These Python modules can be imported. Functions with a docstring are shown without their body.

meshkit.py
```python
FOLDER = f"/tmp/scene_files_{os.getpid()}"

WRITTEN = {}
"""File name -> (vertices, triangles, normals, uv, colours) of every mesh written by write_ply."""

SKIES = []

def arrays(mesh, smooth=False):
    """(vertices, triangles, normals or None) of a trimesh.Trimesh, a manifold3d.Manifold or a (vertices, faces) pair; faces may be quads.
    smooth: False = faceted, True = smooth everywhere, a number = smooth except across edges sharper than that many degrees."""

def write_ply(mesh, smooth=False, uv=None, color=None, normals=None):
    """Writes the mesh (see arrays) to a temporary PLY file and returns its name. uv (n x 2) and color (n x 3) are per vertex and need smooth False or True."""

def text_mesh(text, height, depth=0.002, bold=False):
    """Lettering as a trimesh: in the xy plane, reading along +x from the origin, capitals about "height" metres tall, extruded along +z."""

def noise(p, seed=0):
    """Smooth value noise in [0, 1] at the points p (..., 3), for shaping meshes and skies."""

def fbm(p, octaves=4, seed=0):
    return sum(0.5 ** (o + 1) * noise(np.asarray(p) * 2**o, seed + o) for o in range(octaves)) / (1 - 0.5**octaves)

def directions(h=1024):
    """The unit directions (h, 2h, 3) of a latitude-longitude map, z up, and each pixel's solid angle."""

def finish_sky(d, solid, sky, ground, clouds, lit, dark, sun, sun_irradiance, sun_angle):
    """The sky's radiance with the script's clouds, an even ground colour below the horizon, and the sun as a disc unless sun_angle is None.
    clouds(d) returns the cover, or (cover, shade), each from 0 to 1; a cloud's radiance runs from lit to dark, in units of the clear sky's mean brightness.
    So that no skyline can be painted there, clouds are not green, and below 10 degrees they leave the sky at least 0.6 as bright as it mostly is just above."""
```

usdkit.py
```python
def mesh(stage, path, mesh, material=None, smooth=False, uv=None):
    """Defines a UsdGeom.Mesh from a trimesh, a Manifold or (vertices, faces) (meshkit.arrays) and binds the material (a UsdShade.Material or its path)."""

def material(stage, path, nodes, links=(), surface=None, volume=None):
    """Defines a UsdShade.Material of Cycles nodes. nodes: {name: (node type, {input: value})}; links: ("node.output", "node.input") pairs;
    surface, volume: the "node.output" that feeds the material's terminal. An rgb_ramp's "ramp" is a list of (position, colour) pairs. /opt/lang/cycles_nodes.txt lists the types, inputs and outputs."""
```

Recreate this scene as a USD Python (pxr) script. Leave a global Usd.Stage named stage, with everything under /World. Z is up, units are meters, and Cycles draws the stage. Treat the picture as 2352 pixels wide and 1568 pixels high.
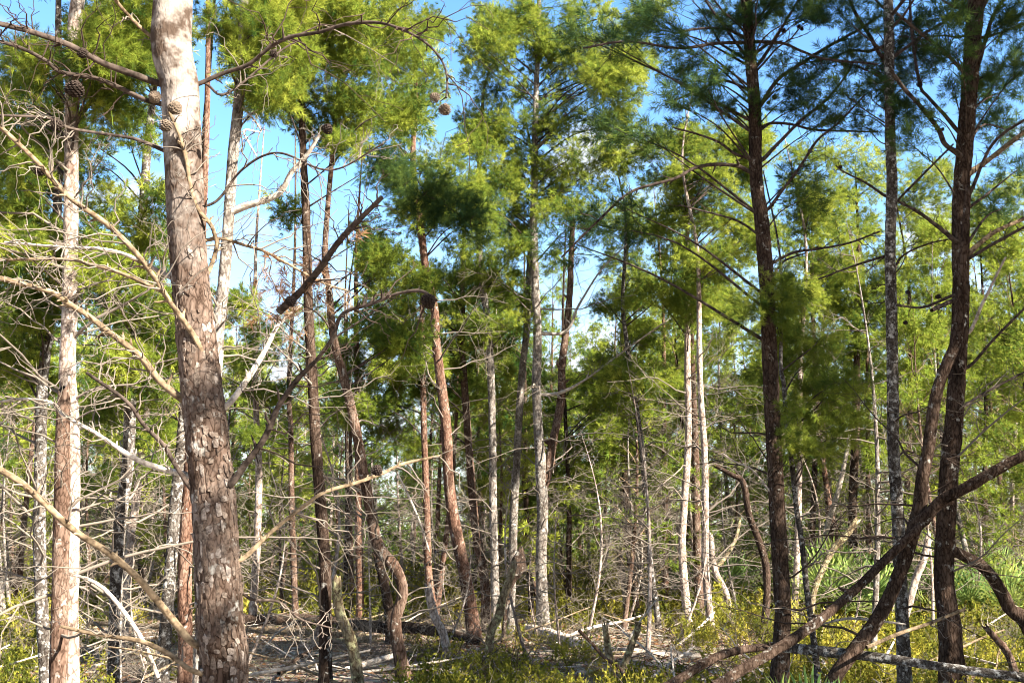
import math
import numpy as np
import usdkit
import meshkit
from pxr import Gf, Sdf, Usd, UsdGeom, UsdLux, UsdShade, Vt

stage = Usd.Stage.CreateInMemory()
UsdGeom.SetStageUpAxis(stage, UsdGeom.Tokens.z)
UsdGeom.SetStageMetersPerUnit(stage, 1.0)
UsdGeom.Xform.Define(stage, "/World")
UsdGeom.Scope.Define(stage, "/World/Looks")

# ------------------------------------------------------------------ camera, sky, sun, exposure
FPX, EYE, PITCH = 1098.0, 1.6, math.radians(10.53)
EXPOSURE, SUN_I, SKY_S = 3.1, 1.25, 0.05
SUN_AZ, SUN_EL = math.radians(52), math.radians(35)          # azimuth from straight behind the camera towards the right
cam = UsdGeom.Camera.Define(stage, "/World/camera")
cam.CreateHorizontalApertureAttr(36.0)
cam.CreateVerticalApertureAttr(24.0)
cam.CreateFocalLengthAttr(36.0 * FPX / 1024.0)
cam.CreateClippingRangeAttr(Gf.Vec2f(0.05, 5000))
cam.CreateExposureAttr(EXPOSURE)
cam.AddTranslateOp().Set(Gf.Vec3d(0, 0, EYE))
cam.AddRotateXOp().Set(90 + math.degrees(PITCH))

TO_SUN = np.array([math.sin(SUN_AZ) * math.cos(SUN_EL), -math.cos(SUN_AZ) * math.cos(SUN_EL), math.sin(SUN_EL)])
SKY_ROT = math.atan2(TO_SUN[0], TO_SUN[1])
usdkit.material(stage, "/World/Looks/sky", {
    "tc": ("texture_coordinate", {}),
    "map": ("mapping", {"scale": (2.2, 2.2, 5.5), "location": (3.1, 0.4, 0.2)}),
    "n": ("noise_texture", {"scale": 1.6, "detail": 2.0, "roughness": 0.6}),
    "cov": ("rgb_ramp", {"ramp": [(0.0, (0, 0, 0)), (0.53, (0, 0, 0)), (0.61, (0.9, 0.9, 0.9)), (1.0, (1, 1, 1))]}),
    "sep": ("separate_xyz", {}),
    "low": ("map_range", {"from_min": 0.03, "from_max": 0.30, "to_min": 0.72, "to_max": 0.0, "clamp": True}),
    "sum": ("math", {"math_type": "maximum"}),
    "sky": ("sky_texture", {"sky_type": "single_scattering", "sun_disc": False, "sun_elevation": SUN_EL, "sun_rotation": SKY_ROT, "aerosol_density": 0.5}),
    "hs": ("hsv", {"saturation": 1.25, "value": 1.0}),
    "mix": ("mix", {"color2": (3.0, 3.1, 3.2)}),
    "bg": ("background_shader", {"strength": SKY_S}),
}, [("tc.generated", "map.vector"), ("map.vector", "n.vector"), ("n.fac", "cov.fac"), ("tc.generated", "sep.vector"), ("sep.z", "low.value"),
    ("cov.color", "sum.value1"), ("low.result", "sum.value2"), ("sum.value", "mix.fac"), ("sky.color", "hs.color"), ("hs.color", "mix.color1"), ("mix.color", "bg.color")], surface="bg.background")
dome = UsdLux.DomeLight.Define(stage, "/World/sky")
UsdShade.MaterialBindingAPI.Apply(dome.GetPrim()).Bind(UsdShade.Material.Get(stage, "/World/Looks/sky"))
dome.GetPrim().SetCustomDataByKey("kind", "structure")
sun = UsdLux.DistantLight.Define(stage, "/World/sun")
sun.CreateNormalizeAttr(True)
sun.CreateIntensityAttr(SUN_I)
sun.CreateAngleAttr(0.5)
sun.CreateColorAttr(Gf.Vec3f(1.0, 0.945, 0.84))
sun.AddRotateXYZOp().Set(Gf.Vec3f(90 - math.degrees(SUN_EL), 0, math.degrees(SUN_AZ)))

# ------------------------------------------------------------------ materials
LOOKS = {}


def bark(name, deep, mid, light, lichen=0.0, scale=26.0, stretch=0.35, bump=0.6, spot=9.0, lichen_col=(0.34, 0.32, 0.28), high=None):
    """A bark of plates between darker cracks, with lichen; high = (z0, z1, colour a, colour b): the papery bark higher up the trunk."""
    nodes = {
        "g": ("geometry", {}),
        "m": ("mapping", {"scale": (1, 1, stretch)}),
        "wv": ("mix", {"mix_type": "linear_light", "fac": 0.05}),
        "v": ("voronoi_texture", {"feature": "distance_to_edge", "scale": scale}),
        "n": ("noise_texture", {"scale": 7.0, "detail": 4.0, "roughness": 0.75}),
        "r": ("rgb_ramp", {"ramp": [(0.28, deep), (0.46, mid), (0.70, light)]}),
        "cr": ("rgb_ramp", {"ramp": [(0.0, (0.22, 0.19, 0.17)), (0.10, (0.75, 0.72, 0.70)), (0.25, (1, 1, 1))]}),
        "mu": ("mix", {"mix_type": "multiply", "fac": 0.9}),
        "sp": ("noise_texture", {"scale": spot, "detail": 3.0, "roughness": 0.8}),
        "lf": ("map_range", {"from_min": 0.62 - 0.26 * lichen, "from_max": 0.76 - 0.22 * lichen, "to_min": 0.0, "to_max": 0.9 if lichen else 0.0, "clamp": True}),
        "li": ("mix", {"color2": lichen_col}),
        "hh": ("math", {"math_type": "multiply_add", "value2": 0.35}),
        "b": ("bump", {"strength": bump, "distance": 0.012}),
        "p": ("diffuse_bsdf", {"roughness": 0.5}),
    }
    links = [("g.position", "m.vector"), ("m.vector", "wv.color1"), ("n.color", "wv.color2"), ("wv.color", "v.vector"),
             ("m.vector", "n.vector"), ("n.fac", "r.fac"), ("v.distance", "cr.fac"), ("r.color", "mu.color1"), ("cr.color", "mu.color2"),
             ("g.position", "sp.vector"), ("sp.fac", "lf.value"), ("lf.result", "li.fac"), ("mu.color", "li.color1"),
             ("n.fac", "hh.value1"), ("v.distance", "hh.value3"), ("hh.value", "b.height"), ("b.normal", "p.normal")]
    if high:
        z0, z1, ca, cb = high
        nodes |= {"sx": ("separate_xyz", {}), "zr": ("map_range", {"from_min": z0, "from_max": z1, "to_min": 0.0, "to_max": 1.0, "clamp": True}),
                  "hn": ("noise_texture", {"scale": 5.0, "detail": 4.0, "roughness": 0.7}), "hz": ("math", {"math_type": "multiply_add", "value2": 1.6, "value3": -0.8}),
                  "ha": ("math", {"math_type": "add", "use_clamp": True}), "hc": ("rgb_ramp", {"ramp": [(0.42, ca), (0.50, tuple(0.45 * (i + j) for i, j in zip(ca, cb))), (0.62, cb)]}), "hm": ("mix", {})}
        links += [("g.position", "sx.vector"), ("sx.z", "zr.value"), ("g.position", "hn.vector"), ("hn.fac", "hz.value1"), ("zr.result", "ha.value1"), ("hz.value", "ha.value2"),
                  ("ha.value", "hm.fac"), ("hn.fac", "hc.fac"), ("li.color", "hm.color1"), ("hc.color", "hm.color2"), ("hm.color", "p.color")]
    else:
        links.append(("li.color", "p.color"))
    LOOKS[name] = usdkit.material(stage, "/World/Looks/" + name, nodes, links, surface="p.BSDF")


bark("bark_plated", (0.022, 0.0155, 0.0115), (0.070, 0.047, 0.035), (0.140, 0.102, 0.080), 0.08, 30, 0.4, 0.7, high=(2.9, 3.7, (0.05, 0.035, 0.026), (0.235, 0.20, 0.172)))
bark("bark_pale", (0.115, 0.076, 0.058), (0.265, 0.205, 0.168), (0.41, 0.355, 0.31), 0.2, 20, 0.5, 0.45)
bark("bark_red", (0.038, 0.021, 0.0155), (0.105, 0.058, 0.040), (0.205, 0.135, 0.100), 0.05, 28, 0.4, 0.6)
bark("bark_brown", (0.0292, 0.0190, 0.0136), (0.0843, 0.0524, 0.0374), (0.1516, 0.1095, 0.0843), 0.1, 28, 0.35, 0.6)
bark("bark_dark", (0.0114, 0.0084, 0.0066), (0.0396, 0.0270, 0.0204), (0.0828, 0.0564, 0.0414), 0.06, 30, 0.35, 0.7)
bark("bark_grey", (0.0520, 0.0432, 0.0344), (0.1384, 0.1184, 0.1008), (0.2536, 0.2248, 0.1960), 0.3, 26, 0.45, 0.55)
bark("bark_lichen", (0.0245, 0.0203, 0.0175), (0.0588, 0.0490, 0.0413), (0.1323, 0.1176, 0.1029), 0.4, 28, 0.6, 0.5, spot=15, lichen_col=(0.36, 0.34, 0.31))
bark("bark_mossy", (0.0480, 0.0360, 0.0180), (0.1380, 0.1020, 0.0600), (0.2400, 0.1980, 0.1320), 0.4, 22, 0.5, 0.6, lichen_col=(0.40, 0.38, 0.20))


def plain(name, a, b, scale=14.0, bump=0.0, island=False):
    nodes = {"g": ("geometry", {}), "n": ("noise_texture", {"scale": scale, "detail": 2.0, "roughness": 0.7}), "r": ("rgb_ramp", {"ramp": [(0.32, a), (0.68, b)]}), "p": ("diffuse_bsdf", {"roughness": 0.6})}
    links = [("g.position", "n.vector"), ("r.color", "p.color")]
    if bump:
        nodes["b"] = ("bump", {"strength": bump, "distance": 0.006})
        links += [("n.fac", "b.height"), ("b.normal", "p.normal")]
    if island:
        nodes["m"] = ("mix_float", {"fac": 0.6})
        links += [("n.fac", "m.a"), ("g.random_per_island", "m.b"), ("m.result", "r.fac")]
    else:
        links.append(("n.fac", "r.fac"))
    LOOKS[name] = usdkit.material(stage, "/World/Looks/" + name, nodes, links, surface="p.BSDF")


plain("twig_pale", (0.12, 0.098, 0.078), (0.72, 0.66, 0.57), island=True)
plain("twig_brown", (0.04, 0.028, 0.022), (0.17, 0.125, 0.095), island=True)
plain("branch_tan", (0.045, 0.03, 0.018), (0.22, 0.16, 0.10), 22, 0.4)
plain("branch_dark", (0.016, 0.012, 0.010), (0.075, 0.056, 0.045), 22)
plain("branch_bright", (0.15, 0.12, 0.095), (0.42, 0.365, 0.305), 22, 0.4)
plain("plate_rust", (0.036, 0.026, 0.020), (0.118, 0.084, 0.064), 45, 0.6)
plain("plate_tan", (0.046, 0.034, 0.027), (0.165, 0.127, 0.100), 45, 0.6)
plain("plate_grey", (0.08, 0.060, 0.048), (0.27, 0.225, 0.19), 45, 0.6)
plain("cone_scale", (0.10, 0.075, 0.055), (0.46, 0.41, 0.34), 40, island=True)
plain("cone_dark", (0.03, 0.022, 0.018), (0.09, 0.07, 0.055), 40, island=True)
plain("rotten_wood", (0.16, 0.10, 0.06), (0.50, 0.44, 0.37), 9, 0.5)


def leaf(name, dark, mid, light, scale=0.9, trans=0.35, tint=1.3):
    sat = tuple(min(1, c * tint) for c in light)
    LOOKS[name] = usdkit.material(stage, "/World/Looks/" + name, {
        "g": ("geometry", {}), "o": ("object_info", {}), "n": ("noise_texture", {"scale": scale, "detail": 2.0, "roughness": 0.7}),
        "a": ("mix_float", {"fac": 0.22}), "c": ("mix_float", {"fac": 0.4}), "r": ("rgb_ramp", {"ramp": [(0.28, dark), (0.5, mid), (0.72, light)]}),
        "p": ("diffuse_bsdf", {}), "t": ("translucent_bsdf", {}), "tc": ("mix", {"fac": 0.5, "color2": sat}), "x": ("mix_closure", {"fac": trans})},
        [("g.position", "n.vector"), ("n.fac", "a.a"), ("g.random_per_island", "a.b"), ("a.result", "c.a"), ("o.random", "c.b"), ("c.result", "r.fac"), ("r.color", "p.color"),
         ("r.color", "tc.color1"), ("tc.color", "t.color"), ("p.BSDF", "x.closure1"), ("t.BSDF", "x.closure2")], surface="x.closure")


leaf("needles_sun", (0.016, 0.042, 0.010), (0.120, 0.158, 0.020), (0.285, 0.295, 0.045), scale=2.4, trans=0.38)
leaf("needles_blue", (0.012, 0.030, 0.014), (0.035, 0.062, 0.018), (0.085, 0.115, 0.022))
leaf("needles_dead", (0.07, 0.035, 0.018), (0.17, 0.09, 0.045), (0.30, 0.19, 0.11), trans=0.2)
leaf("shrub_leaf", (0.025, 0.035, 0.007), (0.12, 0.12, 0.016), (0.33, 0.27, 0.045), scale=2.2, trans=0.3)
leaf("palm_leaf", (0.05, 0.10, 0.03), (0.16, 0.23, 0.06), (0.34, 0.36, 0.09), scale=2.0, trans=0.3)

usdkit.material(stage, "/World/Looks/forest_floor", {
    "g": ("geometry", {}), "n": ("noise_texture", {"scale": 1.3, "detail": 6.0, "roughness": 0.7}), "f": ("noise_texture", {"scale": 42.0, "detail": 3.0, "roughness": 0.75}),
    "v": ("voronoi_texture", {"feature": "f1", "scale": 38.0}), "a": ("mix_float", {"fac": 0.5}),
    "r": ("rgb_ramp", {"ramp": [(0.36, (0.025, 0.016, 0.010)), (0.46, (0.09, 0.060, 0.038)), (0.53, (0.22, 0.168, 0.118)), (0.62, (0.50, 0.45, 0.38))]}),
    "o": ("mix", {"mix_type": "overlay", "fac": 0.3}), "b": ("bump", {"strength": 0.9, "distance": 0.03}), "p": ("principled_bsdf", {"roughness": 0.95, "specular_ior_level": 0.1})},
    [("g.position", "n.vector"), ("g.position", "f.vector"), ("g.position", "v.vector"), ("n.fac", "a.a"), ("f.fac", "a.b"), ("a.result", "r.fac"), ("r.color", "o.color1"), ("v.color", "o.color2"),
     ("o.color", "p.base_color"), ("f.fac", "b.height"), ("b.normal", "p.normal")], surface="p.BSDF")
LOOKS["forest_floor"] = UsdShade.Material.Get(stage, "/World/Looks/forest_floor")

# ------------------------------------------------------------------ helpers
taken = {}


def numbered(parent, name):
    n = taken.get((parent, name), 0)
    taken[(parent, name)] = n + 1
    return f"{parent}/{name}" + (f"_{n:03d}" if n else "")


def tag(prim, label=None, category=None, group=None, kind=None):
    for k, v in (("label", label), ("category", category), ("group", group), ("kind", kind)):
        if v:
            prim.SetCustomDataByKey(k, v)
    return prim


def thing(name, label, category, group=None, loc=(0, 0, 0)):
    path = numbered("/World", name)
    x = UsdGeom.Xform.Define(stage, path)
    if any(loc):
        x.AddTranslateOp().Set(Gf.Vec3d(*map(float, loc)))
    tag(x.GetPrim(), label, category, group)
    return path


def part(parent, name, mesh, look, smooth=True, kind=None, label=None, group=None, category=None):
    path = numbered(parent, name)
    m = usdkit.mesh(stage, path, mesh, LOOKS[look], smooth=smooth)
    tag(m.GetPrim(), label, category, group, kind)
    return path


def ground(x, y):
    x, y = np.asarray(x, float), np.asarray(y, float)
    return 0.05 * np.sin(0.5 * x + 1) * np.cos(0.41 * y) + 0.05 * np.sin(0.23 * x - 0.31 * y) + 0.012 * np.sin(2.1 * x + 0.7 * y) * np.sin(1.7 * y)


CP, SP = math.cos(PITCH), math.sin(PITCH)
S = 1024.0 / 2352.0


def ray(x, y):
    nx, ny = (x * S - 512) / FPX, (341 - y * S) / FPX
    return np.array([nx, CP - ny * SP, SP + ny * CP])


def at(x, y, d):
    """The point of the place that lies d metres ahead (world y) where the photograph, 2352 wide, has (x, y)."""
    r = ray(x, y)
    return np.array([0, 0, EYE]) + r * (d / r[1])


def mpp(x, y, d):
    """Metres per unit of the 2352-wide photograph at that point."""
    return S * (d / ray(x, y)[1]) / FPX


def on_ground(x, y):
    r = ray(x, y)
    return EYE / -r[2] * r[1]


def unit(v):
    return v / (np.linalg.norm(v, axis=-1, keepdims=True) + 1e-12)


def tubes(P, R, sides=3):
    """Tubes along the polylines P (N, n, 3) with radii R (N, n): vertices and triangles."""
    P, R = np.asarray(P, float), np.asarray(R, float)
    N, n, _ = P.shape
    T = unit(np.gradient(P, axis=1))
    ref = np.where(np.abs(T[..., 2:]) < 0.92, [0, 0, 1.0], [1.0, 0, 0])
    ref = np.broadcast_to(ref[:, n // 2:n // 2 + 1], T.shape)
    A = unit(np.cross(T, ref))
    B = np.cross(T, A)
    ang = np.arange(sides) * 2 * np.pi / sides
    V = P[:, :, None] + R[:, :, None, None] * (np.cos(ang)[:, None] * A[:, :, None] + np.sin(ang)[:, None] * B[:, :, None])
    i, j = np.meshgrid(np.arange(n - 1), np.arange(sides), indexing="ij")
    q = np.stack([i * sides + j, (i + 1) * sides + j, (i + 1) * sides + (j + 1) % sides, i * sides + (j + 1) % sides], -1).reshape(-1, 4)
    t = np.vstack([q[:, [0, 1, 2]], q[:, [0, 2, 3]]])[:, ::-1]
    F = (np.arange(N)[:, None, None] * n * sides + t[None]).reshape(-1, 3)
    return V.reshape(-1, 3), F


def join(parts):
    vs, fs, k = [], [], 0
    for v, f in parts:
        if len(v):
            vs.append(v), fs.append(f + k)
            k += len(v)
    return np.vstack(vs), np.vstack(fs)


def spline(pts, n):
    """n points evenly along a Catmull-Rom curve through the rows of pts (any number of columns)."""
    p = np.asarray(pts, float)
    if len(p) == 2:
        return p[0] + (p[1] - p[0]) * np.linspace(0, 1, n)[:, None]
    e = np.vstack([2 * p[0] - p[1], p, 2 * p[-1] - p[-2]])
    out = []
    for a, b, c, d in zip(e, e[1:], e[2:], e[3:]):
        t = np.linspace(0, 1, 12, endpoint=False)[:, None]
        out.append(0.5 * (2 * b + (c - a) * t + (2 * a - 5 * b + 4 * c - d) * t**2 + (3 * b - a - 3 * c + d) * t**3))
    q = np.vstack(out + [p[-1:]])
    s = np.concatenate([[0], np.cumsum(np.linalg.norm(np.diff(q[:, :3], axis=0), axis=1))])
    return np.stack([np.interp(np.linspace(0, s[-1], n), s, q[:, k]) for k in range(q.shape[1])], 1)


def trunk_mesh(pts, rad, sides=14, spacing=0.09, rough=0.10, knots=0.05, seed=0, flare=0.35, cap=False):
    """A trunk along pts with radii rad: uneven, knotted bark and a flare at the foot."""
    L = np.linalg.norm(np.diff(pts, axis=0), axis=1).sum()
    n = max(6, int(L / spacing))
    q = spline(np.column_stack([pts, rad]), n)
    c, r = q[:, :3], q[:, 3].copy()
    s = np.linspace(0, L, n)
    if flare:
        r *= 1 + flare * np.exp(-s / (2.2 * r[0] + 0.05))
    T = unit(np.gradient(c, axis=0))
    A = unit(np.cross(T, [0.0, 1.0, 0.05]))
    B = np.cross(T, A)
    ang = np.arange(sides) * 2 * np.pi / sides
    dirs = np.cos(ang)[None, :, None] * A[:, None] + np.sin(ang)[None, :, None] * B[:, None]
    w = np.stack([np.cos(ang)[None] * 2.2 + 0 * s[:, None], np.sin(ang)[None] * 2.2 + 0 * s[:, None], s[:, None] * 5.0 + 0 * ang[None]], -1)
    k = 1 + rough * (meshkit.fbm(w * 1.7 + seed * 13.7, 3, seed) - 0.5) * 2 + knots * (meshkit.noise(w * [0.4, 0.4, 0.35] + seed * 7.1, seed) - 0.5) * 2
    V = c[:, None] + dirs * (r[:, None] * k)[:, :, None]
    i, j = np.meshgrid(np.arange(n - 1), np.arange(sides), indexing="ij")
    f = np.stack([i * sides + j, i * sides + (j + 1) % sides, (i + 1) * sides + (j + 1) % sides, (i + 1) * sides + j], -1).reshape(-1, 4)
    F = np.vstack([f[:, [0, 1, 2]], f[:, [0, 2, 3]]])
    V = V.reshape(-1, 3)
    if cap:                                                      # a jagged broken end
        rng = np.random.default_rng(seed)
        last = (n - 1) * sides + np.arange(sides)
        V[last] += T[-1] * (rng.random(sides)[:, None] ** 2 * r[-1] * 3.0)
        V = np.vstack([V, c[-1] - T[-1] * r[-1] * 0.6])
        F = np.vstack([F, np.stack([last, np.roll(last, -1), np.full(sides, len(V) - 1)], 1)])
    return V, F


def perp(rng, T):
    r = rng.normal(size=T.shape)
    return unit(r - (r * T).sum(-1, keepdims=True) * T)


def sprout(rng, P, R, per, length, lo=0.2, spread=0.9, bend=0.35, sag=0.0, n=5, thin=0.55):
    """Side shoots of the polylines P (N, n0, 3): per each; returns polylines and radii."""
    N, n0, _ = P.shape
    i = np.repeat(np.arange(N), per)
    t = lo + (1 - lo) * rng.random(len(i)) ** 0.8
    x = t * (n0 - 1)
    k = np.minimum(x.astype(int), n0 - 2)
    fr = (x - k)[:, None]
    p0 = P[i, k] * (1 - fr) + P[i, k + 1] * fr
    T = unit(P[i, k + 1] - P[i, k])
    d = unit(T * (1.1 - 0.5 * spread) + perp(rng, T) * spread + [0, 0, 0.05])
    whole = np.linalg.norm(P[:, -1] - P[:, 0], axis=1)[i]
    L = whole * rng.uniform(*length, len(i)) * (1.15 - 0.7 * t)
    u = np.linspace(0, 1, n)[None, :, None]
    b = perp(rng, d) * bend * rng.uniform(0.3, 1.3, (len(i), 1)) + [0, 0, -sag]
    Q = p0[:, None] + L[:, None, None] * (d[:, None] * u + b[:, None] * u**2 + 0.035 * rng.normal(size=(len(i), n, 3)) * (u > 0))
    r0 = (R[i, k] * thin)[:, None]
    return Q, np.maximum(r0 * (1 - 0.75 * np.linspace(0, 1, n)[None]), 0.0017)


def dead_branches(rng, p0, d, L, r, twigs=7, twiglets=2, sag=0.25, n=8):
    """Bare, crooked branches from the points p0 in the directions d: a list of (branch polyline set, twig polyline set)."""
    N = len(p0)
    u = np.linspace(0, 1, n)[None, :, None]
    b = perp(rng, d) * rng.uniform(0.1, 0.35, (N, 1)) + np.array([0, 0, 1.0]) * rng.uniform(-sag, sag * 0.8, (N, 1))
    w = np.cumsum(rng.normal(size=(N, n, 3)) * (u > 0), 1) * 0.022
    P = p0[:, None] + L[:, None, None] * (d[:, None] * u + b[:, None] * u**2 + w)
    R = r[:, None] * (1 - 0.8 * np.linspace(0, 1, n)[None] ** 0.8)
    a, ra = sprout(rng, P, R, twigs, (0.25, 0.6), 0.25)
    if twiglets:
        c, rc = sprout(rng, a, ra, twiglets, (0.3, 0.7), 0.2, n=4)
    else:
        c, rc = np.zeros((0, 4, 3)), np.zeros((0, 4))
    return P, R, a, ra, c, rc


def mesh_of(sets):
    return join([tubes(P, R, s) for P, R, s in sets if len(P)])


# ------------------------------------------------------------------ needle shoots
def shoot_mesh(seed, needles, width, length, stem=0.20, tuft=0.5):
    rng = np.random.default_rng(seed)
    t = np.where(rng.random(needles) < tuft, rng.uniform(0.75, 1.0, needles), rng.uniform(0.15, 0.9, needles))
    a = rng.random(needles) * 2 * np.pi
    tilt = np.radians(np.where(t > 0.9, rng.uniform(5, 70, needles), rng.uniform(30, 75, needles)))
    d = np.stack([np.sin(tilt) * np.cos(a), np.sin(tilt) * np.sin(a), np.cos(tilt)], 1)
    p = np.stack([0 * t, 0 * t, t * stem], 1)
    L = length * rng.uniform(0.7, 1.15, needles)
    side = perp(rng, d) * width / 2
    mid = p + d * (L * 0.5)[:, None] + [0, 0, -0.003]
    tip = p + d * L[:, None] + np.array([0, 0, -0.008])
    V = np.stack([p - side * 0.6, p + side * 0.6, mid + side, mid - side, tip], 1).reshape(-1, 3)
    k = np.arange(needles)[:, None, None] * 5
    F = (k + np.array([[0, 1, 2], [0, 2, 3], [3, 2, 4]])[None]).reshape(-1, 3)
    return V, F


SHOOTS = {
    "fine": [shoot_mesh(i, 60, 0.0042, 0.08) for i in (1, 2, 3)],
    "broad": [shoot_mesh(10 + i, 35, 0.0078, 0.092) for i in (1, 2, 3)],
    "far": [shoot_mesh(20 + i, 18, 0.0138, 0.115) for i in (1, 2)],
}


def spray_mesh(seed, shoots, count=9, long=0.5):
    """A branchlet half a metre long along +z with needle shoots on its outer part."""
    rng = np.random.default_rng(seed)
    u = np.linspace(0, 1, 6)
    P = np.stack([0.05 * np.sin(u * 2.5 + seed), 0.05 * np.sin(u * 2.1), 0.5 * u], 1) * (long / 0.5)
    parts = [tubes(P[None], (0.005 * (1 - 0.75 * u))[None], 3)]
    for k in range(count):
        t = 1.0 if k == 0 else rng.uniform(0.3, 0.95)
        p = np.array([np.interp(t, u, P[:, i]) for i in range(3)])
        d = unit(np.array([0, 0, 1.0]) + (0.15 if k == 0 else 0.9) * perp(rng, np.array([[0, 0, 1.0]]))[0])
        M = frames(rng, d[None])[0]
        v, f = shoots[rng.integers(len(shoots))]
        if k:
            side = rng.uniform(0.02, 0.16) * long / 0.5
            parts.append(tubes(np.array([[p, p + d * side * 0.5, p + d * side]]), np.full((1, 3), 0.0022), 3))
            p = p + d * side
        parts.append((v * rng.uniform(0.8, 1.15) @ M.T + p, f))
    return join(parts)


def frames(rng, d):
    """Rotation matrices (N, 3, 3) whose third column is d, with a random roll."""
    a = perp(rng, d)
    return np.stack([a, np.cross(d, a), d], -1)


def quats(M):
    """Unit quaternions (w, x, y, z) of rotation matrices."""
    q = np.empty((len(M), 4))
    m = M
    K = np.zeros((len(M), 4, 4))
    K[:, 0, 0] = m[:, 0, 0] - m[:, 1, 1] - m[:, 2, 2]
    K[:, 1, 1] = m[:, 1, 1] - m[:, 0, 0] - m[:, 2, 2]
    K[:, 2, 2] = m[:, 2, 2] - m[:, 0, 0] - m[:, 1, 1]
    K[:, 3, 3] = m[:, 0, 0] + m[:, 1, 1] + m[:, 2, 2]
    K[:, 0, 1] = K[:, 1, 0] = m[:, 0, 1] + m[:, 1, 0]
    K[:, 0, 2] = K[:, 2, 0] = m[:, 0, 2] + m[:, 2, 0]
    K[:, 1, 2] = K[:, 2, 1] = m[:, 1, 2] + m[:, 2, 1]
    K[:, 0, 3] = K[:, 3, 0] = m[:, 2, 1] - m[:, 1, 2]
    K[:, 1, 3] = K[:, 3, 1] = m[:, 0, 2] - m[:, 2, 0]
    K[:, 2, 3] = K[:, 3, 2] = m[:, 1, 0] - m[:, 0, 1]
    _, v = np.linalg.eigh(K / 3)
    v = v[:, :, 3]
    q[:, 0], q[:, 1:] = v[:, 3], v[:, :3]
    return q


SHARED = {}


def scatter(path, protos, pos, rot, scale, which, look, kind="stuff", label=None, category=None, group=None):
    """A PointInstancer of small meshes: needles of a crown, leaves of the ground cover."""
    pi = UsdGeom.PointInstancer.Define(stage, path)
    for i, m in enumerate(protos):
        if (id(m), look) not in SHARED:
            SHARED[id(m), look] = f"{path}/sprig_{i:03d}"
            usdkit.mesh(stage, f"{path}/sprig_{i:03d}", m, LOOKS[look], smooth=False)
        pi.GetPrototypesRel().AddTarget(SHARED[id(m), look])
    pi.CreateProtoIndicesAttr(Vt.IntArray.FromNumpy(which.astype(np.int32)))
    pi.CreatePositionsAttr(Vt.Vec3fArray.FromNumpy(pos.astype(np.float32)))
    q = quats(rot)
    pi.CreateOrientationsAttr(Vt.QuathArray([Gf.Quath(float(a), float(b), float(c), float(d)) for a, b, c, d in q]))
    pi.CreateScalesAttr(Vt.Vec3fArray.FromNumpy(np.repeat(scale[:, None], 3, 1).astype(np.float32)))
    tag(pi.GetPrim(), label, category, group, kind)


def baked(protos, pos, rot, scale, which):
    out = []
    for i, (v, f) in enumerate(protos):
        k = which == i
        n = k.sum()
        if n:
            V = np.einsum("nij,vj->nvi", rot[k], v) * scale[k][:, None, None] + pos[k][:, None]
            out.append((V.reshape(-1, 3), (np.arange(n)[:, None, None] * len(v) + f[None]).reshape(-1, 3)))
    return join(out)


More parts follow.
